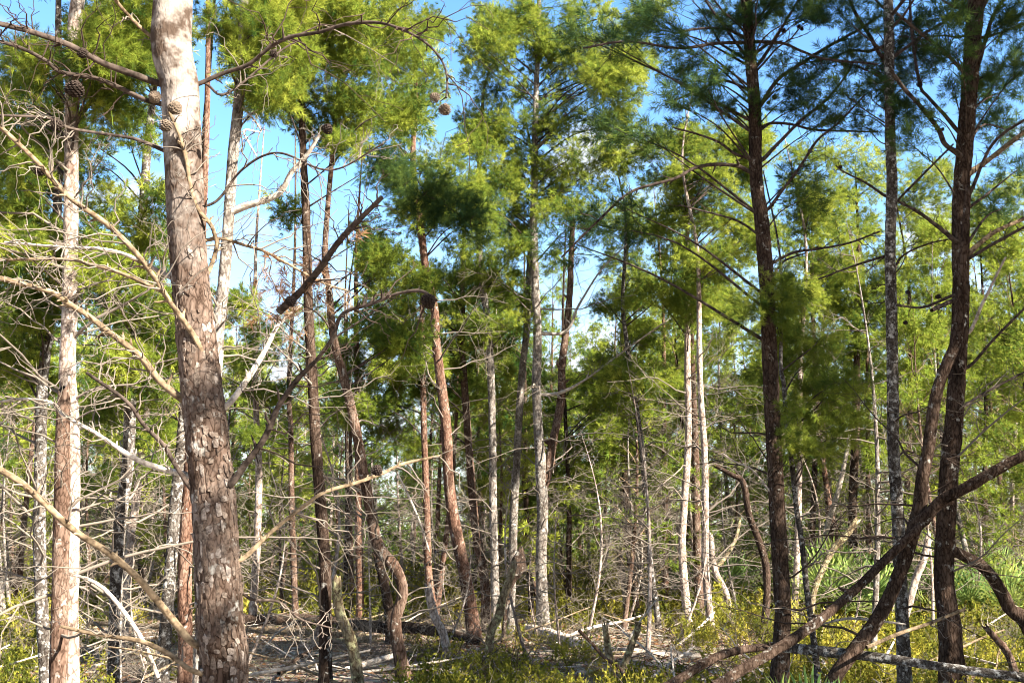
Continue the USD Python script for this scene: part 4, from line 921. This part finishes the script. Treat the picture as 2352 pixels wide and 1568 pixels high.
def tree_kind(seed, H, r0, z0, lean, look, leafage, dead, label, group, crown_n=19, crown_len=1.7, bare=False, twig="twig_pale", name="pine_tree", category="pine tree"):
    """One kind of farther pine: trunk, bare lower branches, crown; copies refer to it."""
    rng = np.random.default_rng(seed)
    path = f"/World/{name}_kind_{len(KINDS)}"
    cls = stage.CreateClassPrim(path)
    cls.SetTypeName("Xform")
    h = np.linspace(-0.1, H, 7)
    bow = rng.normal(size=2) * 0.25
    c = np.stack([lean[0] * h + bow[0] * np.sin(h / H * 3), lean[1] * h + bow[1] * np.sin(h / H * 2.5), h], 1)
    r = r0 * (1 - 0.93 * np.linspace(0, 1, 7) ** 1.15)
    part(path, "trunk", trunk_mesh(c, r, 8, 0.22, 0.12, 0.06, seed=seed, flare=0.3), look)

    def on(z):
        return np.stack([np.interp(z, c[:, 2], c[:, k]) for k in range(3)], -1)

    z = rng.uniform(0.12 * H if bare else 0.5, min(z0 + 0.8, H * 0.97), dead)
    a, el = rng.random(dead) * 2 * np.pi, rng.uniform(-0.2, 0.6, dead)
    d = np.stack([np.cos(a) * np.cos(el), np.sin(a) * np.cos(el), np.sin(el)], 1)
    L = rng.uniform(0.5, 2.0, dead) * (np.clip(1.15 - z / H, 0.15, 1) * min(1.0, H / 5) if bare else 1)
    P, R, a1, r1, a2, r2 = dead_branches(rng, on(z), d, L, 0.006 + 0.005 * L, 7, 1)
    part(path, "bare_branches", mesh_of([(P, R * 1.15, 4), (a1, r1 * 1.3, 3), (a2, r2 * 1.5, 3)]), twig, kind="stuff")
    if not bare:
        n = crown_n
        z = np.linspace(z0, H - 0.1, n) + rng.uniform(-0.1, 0.1, n)
        a = np.arange(n) * 2.4 + rng.uniform(-0.5, 0.5, n)
        f = np.linspace(0, 1, n)
        el = rng.uniform(0.1, 0.6, n) + 0.5 * f
        d = np.stack([np.cos(a) * np.cos(el), np.sin(a) * np.cos(el), np.sin(el)], 1)
        L = crown_len * (1.05 - 0.8 * f**1.4) * rng.uniform(0.65, 1.2, n)
        P, R, a1, r1, p, q = live_branches(rng, on(z), d, L, second=8 + seed % 2, per=5)
        part(path, "live_branches", mesh_of([(P, R, 4), (a1, r1, 3)]), "branch_tan", kind="stuff")
        protos = SHOOTS["far"]
        part(path, "crown", baked(protos, p, frames(rng, q), rng.uniform(0.8, 1.25, len(p)), rng.integers(0, len(protos), len(p))), leafage, smooth=False, kind="stuff")
    KINDS.append(dict(path=path, H=H, label=label, group=group, name=name, category=category, z0=z0, short=label.split(" standing")[0].split(" back")[0].split(" with")[0]))


def copy_of(kind, loc, rz, scale=1.0, label=None, group=None):
    path = numbered("/World", kind["name"])
    x = UsdGeom.Xform.Define(stage, path)
    x.GetPrim().GetReferences().AddInternalReference(kind["path"])
    x.GetPrim().SetInstanceable(True)
    x.AddTranslateOp().Set(Gf.Vec3d(*map(float, loc)))
    x.AddRotateZOp().Set(float(rz))
    x.AddScaleOp().Set(Gf.Vec3f(scale))
    tag(x.GetPrim(), label or kind["label"], kind["category"], group or kind["group"])


tree_kind(101, 9.6, 0.085, 3.6, (0.03, 0.01), "bark_brown", "needles_sun", 26, "slim brown-barked pine standing back in the crowded wood", "slim brown pines back in the wood")
tree_kind(102, 9.2, 0.075, 3.2, (-0.04, 0.02), "bark_grey", "needles_sun", 27, "slim grey-barked pine standing back in the crowded wood", "slim grey pines back in the wood")
tree_kind(103, 10.2, 0.10, 4.2, (0.01, -0.03), "bark_red", "needles_sun", 27, "red-barked pine standing back in the crowded wood", "red-barked pines back in the wood")
tree_kind(104, 8.6, 0.07, 2.7, (0.06, 0.0), "bark_pale", "needles_sun", 26, "pale-barked pine standing back in the crowded wood", "pale pines back in the wood")
tree_kind(105, 9.0, 0.08, 3.4, (-0.07, -0.02), "bark_dark", "needles_sun", 28, "dark-barked pine standing back in the crowded wood", "dark pines back in the wood")
tree_kind(106, 5.6, 0.05, 0.9, (0.02, 0.05), "bark_brown", "needles_sun", 8, "low bushy young pine standing back in the crowded wood", "young pines back in the wood", crown_n=20, crown_len=1.5)
tree_kind(107, 6.0, 0.045, 9, (0.05, 0.02), "bark_grey", "needles_sun", 40, "bare dead pole with pale twigs back in the wood", "bare dead poles back in the wood", bare=True, name="dead_tree", category="dead tree")
tree_kind(108, 4.6, 0.04, 9, (-0.10, 0.03), "bark_pale", "needles_sun", 34, "short bleached dead pole with pale twigs back in the wood", "bleached dead poles back in the wood", bare=True, name="dead_tree", category="dead tree")

tree_kind(109, 2.3, 0.022, 9, (0.06, 0.05), "bark_pale", "needles_sun", 26, "small bleached sapling with bare pale twigs", "bleached dead saplings among the trunks", bare=True, name="dead_sapling", category="dead sapling")
SAYS = {"A": "big plated trunk", "B": "pale peach trunk", "D": "grey lichen trunk", "G": "grey-white trunk", "H": "dark straight trunk", "I": "S-bent trunk", "J": "red-barked leaning trunk", "K": "slim grey-brown trunk", "L": "forked middle trunk", "N": "thin leaning trunk", "O": "white-footed leaning trunk", "Q": "bright sunlit pair",
        "S": "dark leaning right trunk", "T": "speckled right trunk", "U": "thickest right trunk", "p3": "dark trunk behind the palmettos", "n1": "bright thin trunk"}
MARKS = {k: (TREES[k]["c"][1], v) for k, v in SAYS.items()}
said = set()


def placed_label(kind, x, y):
    """The kind's label with the known trunk that stands nearest in the view, if that singles the tree out."""
    px = x / y
    k = min(MARKS, key=lambda m: abs(MARKS[m][0][0] / MARKS[m][0][1] - px))
    side = "left" if px < MARKS[k][0][0] / MARKS[k][0][1] else "right"
    for how in ("just", "a little", "deeper in, well"):
        t = f"{kind['short']} standing {how} {side} of the {MARKS[k][1]}"
        if t not in said:
            said.add(t)
            return t
    return None


SKYLINE = np.array([(-400, 420), (0, 560), (200, 520), (420, 620), (600, 560), (740, 520), (860, 560), (960, 690), (1040, 640), (1150, 600), (1240, 640), (1310, 760), (1340, 840), (1400, 820), (1440, 660), (1520, 560), (1700, 560), (1770, 640), (1830, 560), (2000, 560), (2090, 640), (2160, 640), (2250, 560), (2352, 520), (2800, 450)], float)
rng = np.random.default_rng(2024)
spots = []
solid = np.array([t["c"][min(1, len(t["c"]) - 1)][:2] for t in TREES.values()])
tries = 0
while len(spots) < 225 and tries < 40000:
    tries += 1
    y = rng.uniform(21.0, 50)
    x = rng.uniform(-0.60, 0.60) * y
    p = np.array([x, y])
    gap = 1.15 if y < 40 else 1.5
    if np.min(np.hypot(*(solid - p).T)) < 0.9 or (spots and np.min(np.hypot(*(np.array([s[:2] for s in spots]) - p).T)) < gap):
        continue
    px = (x / y * CP * FPX * 1.0 + 512) / S
    k = int(rng.choice(8, p=[0.12, 0.11, 0.09, 0.09, 0.10, 0.28, 0.12, 0.09] if y < 31 else [0.14, 0.14, 0.12, 0.12, 0.13, 0.20, 0.08, 0.07]))
    H = KINDS[k]["H"]
    zmax = EYE + ray(px, np.interp(px, SKYLINE[:, 0], SKYLINE[:, 1]) + rng.uniform(-40, 60))[2] / ray(px, 0)[1] * y * 0.99
    s = min(1.12, rng.uniform(0.85, 1.15), zmax / H)
    if s < 0.55:
        continue
    spots.append((x, y, k, s))
spots.sort(key=lambda t: t[1])
for x, y, k, s in spots:
    copy_of(KINDS[k], (x, y, ground(x, y)), rng.uniform(0, 360), s, placed_label(KINDS[k], x, y) if y < 45 else None)
# bare dead poles and saplings nearer by, in the sun between the trunks
near = []
while len(near) < 30:
    y = rng.uniform(13.5, 24)
    x = rng.uniform(-0.5, 0.5) * y
    if np.min(np.hypot(*(solid - [x, y]).T)) < 0.6 or (near and np.min(np.hypot(*(np.array(near) - [x, y]).T)) < 0.6):
        continue
    near.append((x, y))
for i, (x, y) in enumerate(near):
    k = KINDS[8 if i % 5 > 1 else (6, 7)[i % 2]]
    copy_of(k, (x, y, ground(x, y)), rng.uniform(0, 360), rng.uniform(0.6, 1.15), placed_label(k, x, y))
print("pines deeper in the wood:", len(spots))
# the wood beyond, too far to tell its trees apart
n = 120
y = np.sqrt(rng.uniform(50**2, 110**2, n))
x = rng.uniform(-0.62, 0.62, n) * y
H = rng.uniform(4.5, 8, n)
g = ground(x, y)
P = np.stack([np.stack([x + rng.normal(size=n) * 0.15 * k, y, g - 0.1 + (H + 0.1) * k], -1) for k in (0, 0.35, 0.7, 1.0)], 1)
wood = "/World/distant_wood"
UsdGeom.Xform.Define(stage, wood)
part(wood, "trunks", tubes(P, np.array([0.1, 0.08, 0.05, 0.01])[None] * rng.uniform(0.7, 1.2, (n, 1)), 5), "bark_brown", kind="stuff")
xs, ys = rng.uniform(-0.58, 0.58, 170), rng.uniform(38, 80, 170)
xs = xs * ys
hs = rng.uniform(2.5, 5.0, 170)
Ps = np.stack([np.stack([xs + rng.normal(size=170) * 0.12 * k, ys, ground(xs, ys) - 0.1 + hs * k], -1) for k in (0, 0.35, 0.7, 1.0)], 1)
part(wood, "trunks", tubes(Ps, np.array([0.08, 0.07, 0.05, 0.02])[None] * rng.uniform(0.6, 1.2, (170, 1)), 5), "bark_grey", kind="stuff")
m = 190
f = rng.uniform(0.12, 1.0, (n, m))
a = rng.random((n, m)) * 2 * np.pi
clump = np.sin(a * 3 + f * 17 + np.arange(n)[:, None]) * 0.5 + 0.5
r = np.sqrt(rng.random((n, m))) * 2.1 * (1.05 - 0.85 * ((f - 0.12) / 0.88) ** 1.4) * (0.45 + 0.6 * clump)
c = np.stack([x[:, None] + r * np.cos(a), y[:, None] + r * np.sin(a), g[:, None] + H[:, None] * f], -1).reshape(-1, 3)
protos = [shoot_mesh(60 + i, 5, 0.075, 0.42, 0.25) for i in (1, 2, 3)]
part(wood, "crowns", baked(protos, c, frames(rng, unit(rng.normal(size=c.shape) + [0, 0, 0.6])), rng.uniform(0.8, 1.3, len(c)), rng.integers(0, 3, len(c))), "needles_sun", smooth=False, kind="stuff")
tag(stage.GetPrimAtPath(wood), "dense green wood of many far pines closing the view behind the nearer trunks", "forest", kind="stuff")
# pines beside and behind the viewpoint, which shade the near trunks
for x, y, k, s, rz in SHADERS:
    copy_of(KINDS[k], (x, y, ground(x, y)), rz, s, "pine beside the viewpoint whose crown shades the near trunks", "pines beside the viewpoint")

# ------------------------------------------------------------------ palmettos
def fan(seed, yellow=False):
    rng = np.random.default_rng(seed)
    n, V, F = 24, [], []
    for k in range(n):
        a = math.radians(-112 + 224 * k / (n - 1))
        L = 0.46 * (0.72 + 0.28 * math.cos(a * 0.7)) * rng.uniform(0.9, 1.08)
        d = np.array([math.sin(a), 0, math.cos(a)])
        s = np.array([math.cos(a), 0, -math.sin(a)]) * 0.016
        o = np.array([0, 0.012 * (-1) ** k, 0])
        b, m1, m2, tip = d * 0.05, d * L * 0.45 + o, d * L * 0.8 + [0, -0.03, 0], d * L + np.array([0, -0.09 * rng.random() - 0.02, -0.03 * rng.random()])
        i = len(V) * 1
        V += [b - s * 0.3, b + s * 0.3, m1 - s, m1 + s, m1 + [0, 0.008, 0], m2 - s * 0.7, m2 + s * 0.7, tip]
        F += [[i, i + 4, i + 2], [i, i + 1, i + 4], [i + 1, i + 3, i + 4], [i + 2, i + 4, i + 5], [i + 4, i + 3, i + 6], [i + 4, i + 6, i + 5], [i + 5, i + 6, i + 7]]
    v, f = tubes(np.array([[[0, 0.0, -0.5], [0, 0.01, -0.25], [0, 0, 0.03]]]), np.array([[0.007, 0.006, 0.005]]), 4)
    return join([(np.array(V), np.array(F)), (v, f)])


def palmetto_kind(idx, n, seed):
    path = f"/World/palmetto_kind_{idx}"
    stage.CreateClassPrim(path).SetTypeName("Xform")
    rng = np.random.default_rng(seed)
    for k in range(n):
        v, f = fan(seed * 50 + k)
        a, el = k * 2.4 + rng.uniform(-0.3, 0.3), rng.uniform(0.55, 1.45)
        d = np.array([math.cos(a) * math.cos(el), math.sin(a) * math.cos(el), math.sin(el)])
        side = unit(np.cross(d, [0, 0, 1.0]))
        M = np.stack([side, unit(np.cross(side, d)) * -1, d], 1)
        s = rng.uniform(0.8, 1.15)
        part(path, "frond", ((v + [0, 0, 0.5]) @ M.T * s, f), "palm_leaf", smooth=False)
    return dict(path=path, name="palmetto", category="palmetto", label="", group="")


PK = [palmetto_kind(0, 11, 31), palmetto_kind(1, 9, 32)]
for i, (px, py, s, lb) in enumerate([(1905, 1445, 1.0, "palmetto fan clump left of the leaning dead trunk, in front of the mossy pole"), (1975, 1440, 1.1, "bright palmetto clump between the mossy pole and the speckled trunk"), (2035, 1425, 1.0, "palmetto clump directly left of the speckled trunk"),
                                     (2105, 1440, 1.15, "palmetto clump between the speckled and the thickest right trunk"), (2135, 1420, 1.0, "palmetto clump close left of the thickest right trunk"), (2255, 1425, 1.1, "yellow-green palmetto clump just right of the thickest right trunk"),
                                     (2300, 1415, 1.0, "palmetto clump under the arching dead trunk"), (2340, 1420, 1.1, "palmetto clump at the right edge of the view"), (1650, 1400, 1.0, "palmetto clump behind the bright pair of trunks"), (1560, 1395, 1.1, "palmetto clump left of the bright pair of trunks"),
                                     (1700, 1398, 1.0, "palmetto clump behind the crooked snag"), (1880, 1412, 1.1, "palmetto clump at the foot of the mossy leaning pole"), (2010, 1455, 0.8, "small palmetto just left of the speckled trunk, low down"), (2225, 1450, 0.9, "palmetto right beside the foot of the thickest right trunk"), (2310, 1450, 0.9, "palmetto below the bend of the arching dead trunk"), (1940, 1405, 1.2, "palmetto clump behind the straight dark trunk"), (1880, 1740, 0.75, "dark palmetto fan at the bottom, right of the dark leaning right trunk")]):
    d = on_ground(px, py)
    p = at(px, py, d)
    copy_of(PK[i % 2], (p[0], p[1], ground(p[0], p[1])), i * 77, s * (1.6 if py < 1500 else 1), lb, "palmettos among the right trunks")

# ------------------------------------------------------------------ ground cover, litter, brush
def sprig(seed, n=34, h=0.26, leaf_l=0.030, leaf_w=0.015):
    rng = np.random.default_rng(seed)
    P = np.zeros((5, 4, 3))
    u = np.linspace(0, 1, 4)
    for k in range(5):
        P[k] = np.outer(u, rng.normal(size=3) * [0.07, 0.07, 0]) + np.outer(u, [0, 0, h * rng.uniform(0.6, 1.1)])
    v, f = tubes(P, np.full((5, 4), 0.0018), 3)
    i, t = rng.integers(0, 5, n), rng.uniform(0.3, 1, n) * 3
    k = np.minimum(t.astype(int), 2)
    p = P[i, k] + (P[i, k + 1] - P[i, k]) * (t - k)[:, None]
    d = unit(rng.normal(size=(n, 3)) + [0, 0, 0.5])
    s = perp(rng, d) * leaf_w / 2
    V = np.stack([p, p + d * leaf_l * 0.5 - s, p + d * leaf_l, p + d * leaf_l * 0.5 + s], 1).reshape(-1, 3)
    F = (np.arange(n)[:, None, None] * 4 + np.array([[0, 1, 2], [0, 2, 3]])[None]).reshape(-1, 3)
    return join([(V, F), (v, f)])


def clump(seed, count, spread, *shape):
    """Several sprigs as one instanced clump."""
    g = np.random.default_rng(seed)
    out = []
    for k in range(count):
        v, f = sprig(seed * 40 + k, *shape)
        M = frames(g, unit(g.normal(size=(1, 3)) * 0.3 + [0, 0, 1.0]))[0]
        out.append((v @ M.T * g.uniform(0.7, 1.3) + [*(g.normal(size=2) * spread), 0], f))
    return join(out)


rng = np.random.default_rng(99)
cand_y = np.sqrt(rng.uniform(7**2, 46**2, 60000))
cand_x = rng.uniform(-0.58, 0.58, 60000) * cand_y
dens = meshkit.fbm(np.stack([cand_x * 0.55, cand_y * 0.40, 0 * cand_x], 1), 3, 8)
px = (cand_x / cand_y * FPX + 512) / S
want = np.interp(px, [0, 90, 160, 560, 800, 930, 1000, 1450, 1560, 1750, 1850, 2352], [0.95, 0.8, 0.45, 0.3, 0.35, 0.8, 0.95, 0.9, 0.7, 0.75, 0.95, 1.0])
want = np.where(cand_y > 17, np.interp(px, [0, 500, 900, 1300, 1800, 2352], [0.55, 0.3, 0.35, 0.65, 0.6, 0.9]), want)
keep = (dens > 0.68 - 0.38 * want) & (rng.random(60000) < want * np.where(cand_y < 20, 1.0, 0.5))
keep &= ~((px > 500) & (px < 1720) & (cand_y > 12.8) & (cand_y < 22) & (rng.random(60000) < np.where(cand_y < 15, 0.6, 0.85)))
keep &= ~((np.abs(px - 1480) < 230) & (np.abs(cand_y - 18.5) < 2.3) & (rng.random(60000) < 0.8))
bx, by = cand_x[keep][:2400], cand_y[keep][:2400]
n = len(bx)
print("ground cover sprigs:", n)
up = unit(rng.normal(size=(n, 3)) * 0.25 + [0, 0, 1.0])
scatter("/World/ground_cover", [clump(i, 6, 0.15, 34, 0.24, 0.036, 0.017) for i in range(4)], np.stack([bx, by, ground(bx, by) - 0.02], 1), frames(rng, up), rng.uniform(0.7, 1.5, n) * np.interp(by, [8, 20, 40], [0.85, 1.1, 1.8]), rng.integers(0, 4, n), "shrub_leaf",
        label="low yellow-green leafy ground cover spread over the forest floor", category="ground cover")
# taller leafy brush between the farther trunks
n = 1250
y = rng.uniform(22**1.4, 75**1.4, n * 3) ** (1 / 1.4)
x = rng.uniform(-0.58, 0.58, n * 3) * y
k = np.argsort(-meshkit.fbm(np.stack([x * 0.35, y * 0.35, 0 * x], 1), 2, 4) - 0.25 * rng.random(n * 3))[:n]
x, y = x[k], y[k]
extra = np.column_stack([rng.uniform(0.16, 0.52, 170), rng.uniform(14.5, 22, 170)])
x, y, n = np.concatenate([x, extra[:, 0] * extra[:, 1]]), np.concatenate([y, extra[:, 1]]), n + 170
scatter("/World/understorey", [clump(40 + i, 5, 0.28, 60, 0.62, 0.062, 0.026) for i in range(3)], np.stack([x, y, ground(x, y) - 0.02], 1), frames(rng, unit(rng.normal(size=(n, 3)) * 0.3 + [0, 0, 1.0])), rng.uniform(0.7, 1.5, n) * np.interp(y, [14, 19, 30, 70], [0.5, 0.7, 1.1, 2.2]), rng.integers(0, 3, n), "shrub_leaf",
        label="knee-high yellow-green brush between the farther trunks", category="undergrowth")
# fallen twigs
n = 3200
y = np.sqrt(rng.uniform(8**2, 40**2, n))
x = rng.uniform(-0.56, 0.56, n) * y
a = rng.random(n) * 2 * np.pi
d = np.stack([np.cos(a), np.sin(a), rng.uniform(-0.02, 0.5, n) * (rng.random(n) < 0.5)], 1)
L = rng.uniform(0.3, 1.3, n)
u = np.linspace(0, 1, 6)[None, :, None]
P = np.stack([x, y, ground(x, y) + 0.01], 1)[:, None] + L[:, None, None] * (unit(d)[:, None] * u + (perp(rng, d) * [1, 1, 0.3])[:, None] * 0.3 * u**2)
P[..., 2] = np.maximum(P[..., 2], ground(P[..., 0], P[..., 1]) + 0.012)
R = rng.uniform(0.003, 0.009, n)[:, None] * (1 - 0.7 * np.linspace(0, 1, 6)[None])
b1, rb1 = sprout(rng, P, R, 3, (0.25, 0.6), 0.2, n=5)
part("/World", "fallen_twigs", mesh_of([(P, R, 4), (b1, rb1, 3)]), "twig_pale", kind="stuff", label="pale dry twigs littering the forest floor", category="twigs")
# thicker fallen sticks, each a thing one could pick up
n = 150
y = rng.uniform(11.5, 23, n)
x = rng.uniform(-0.5, 0.5, n) * y
for i in range(n):
    a = rng.random() * np.pi
    L, r0 = rng.uniform(0.5, 2.2), rng.uniform(0.008, 0.026)
    u = np.linspace(-0.5, 0.5, 7)
    bend = rng.normal() * 0.12
    c = np.stack([x[i] + L * (u * math.cos(a) - bend * (u**2) * math.sin(a)), y[i] + L * (u * math.sin(a) + bend * u**2 * math.cos(a)), 0 * u], 1) + rng.normal(size=(7, 3)) * 0.015
    c[:, 2] = ground(c[:, 0], c[:, 1]) + r0 + np.maximum(0, (u + 0.5) * rng.uniform(-0.1, 0.35)) * L
    v, f = trunk_mesh(c, r0 * (1 - 0.6 * (u + 0.5)), 6, 0.1, 0.15, 0.15, seed=i, flare=0, cap=True)
    q5 = spline(c, 12)[None]
    s1, r1 = sprout(rng, q5, np.full((1, 12), r0 * 0.5), 5, (0.1, 0.3), 0.1, 0.9, 0.3)
    part("/World", "fallen_stick", join([(v, f), tubes(s1, r1, 3)]), ("branch_bright", "branch_tan", "branch_bright", "bark_mossy")[i % 4], kind=None, label=("bleached pale", "tan brown", "bleached pale", "mossy olive")[i % 4] + " fallen stick lying among the litter on the forest floor", category="stick", group=("bleached", "tan", "bleached", "mossy")[i % 4] + " fallen sticks on the forest floor")
# chips of bark and dead needles
n = 16000
y = np.sqrt(rng.uniform(8**2, 26**2, n))
x = rng.uniform(-0.56, 0.56, n) * y
c = np.stack([x, y, ground(x, y) + 0.02], 1)
t = unit(rng.normal(size=(n, 3)) * [1, 1, 0.25])
s = perp(rng, t) * rng.uniform(0.006, 0.02, (n, 1))
t = t * rng.uniform(0.02, 0.07, (n, 1))
V = np.stack([c - t, c + s + [0, 0, 0.008], c + t, c - s], 1).reshape(-1, 3)
F = (np.arange(n)[:, None, None] * 4 + np.array([[0, 1, 2], [0, 2, 3]])[None]).reshape(-1, 3)
part("/World", "leaf_litter", (V, F), "needles_dead", smooth=False, kind="stuff", label="rust-brown litter of dead needles and bark chips on the ground", category="litter")
# brush: tangles of bleached bare stems
for px, py, sz, lb in [(660, 1500, 0.9, "bleached tangle of twigs right of the big trunk's foot"), (880, 1525, 0.7, "pale brush left of the kinked trunk base"), (1085, 1460, 0.9, "grey upright brush between the bleached snag and the kneed snag"), (1340, 1455, 0.7, "bleached brush behind the fallen log's middle"),
                       (470, 1600, 0.8, "tangle of dead twigs left below the big trunk"), (1120, 1430, 1.0, "fine grey brush close right of the red-barked trunk's foot"), (330, 1555, 0.7, "pale brush low between the left trunks"), (1540, 1470, 0.6, "low pale brush between the white-footed trunk and the bright pair"),
                       (2240, 1520, 0.9, "dry brush right of the thickest right trunk's foot"), (2320, 1500, 0.9, "dry brush at the lower right edge"), (1690, 1440, 0.8, "pale brush right of the bright pair's feet"), (960, 1460, 0.7, "dry brush left of the bleached broken snag")]:
    d0 = on_ground(px, py)
    p = at(px, py, d0)
    r_ = np.random.default_rng(int(px))
    k = 16
    base = p + r_.normal(size=(k, 3)) * [0.22, 0.22, 0] * sz
    base[:, 2] = ground(base[:, 0], base[:, 1])
    dirs = unit(r_.normal(size=(k, 3)) * [0.8, 0.8, 0.25] + [0, 0, 0.7])
    P, R, a1, r1, a2, r2 = dead_branches(r_, base, dirs, r_.uniform(0.4, 1.0, k) * sz, np.full(k, 0.006), 6, 3)
    m = part("/World", "brush", mesh_of([(P, R, 4), (a1, r1, 3), (a2, r2, 3)]), "twig_pale", label=lb, category="dead bush")
r_ = np.random.default_rng(404)
brush = dict(short="low tangle of dry twigs", name="brush")
for i in range(26):
    y = r_.uniform(12.8, 20)
    x = r_.uniform(-0.5, 0.5) * y
    base = np.array([x, y, 0]) + r_.normal(size=(14, 3)) * [0.3, 0.25, 0]
    base[:, 2] = ground(base[:, 0], base[:, 1])
    P, R, a1, r1, a2, r2 = dead_branches(r_, base, unit(r_.normal(size=(14, 3)) * [1, 1, 0.3] + [0, 0, 0.45]), r_.uniform(0.4, 1.1, 14), np.full(14, 0.007), 5, 2)
    part("/World", "brush", mesh_of([(P, R, 4), (a1, r1, 3), (a2, r2, 3)]), ("twig_pale", "twig_brown")[i % 3 == 0], label=placed_label(brush, x, y) or "low tangle of dry twigs on the forest floor", category="dead bush", group="dry twig tangles on the forest floor")
print("done")
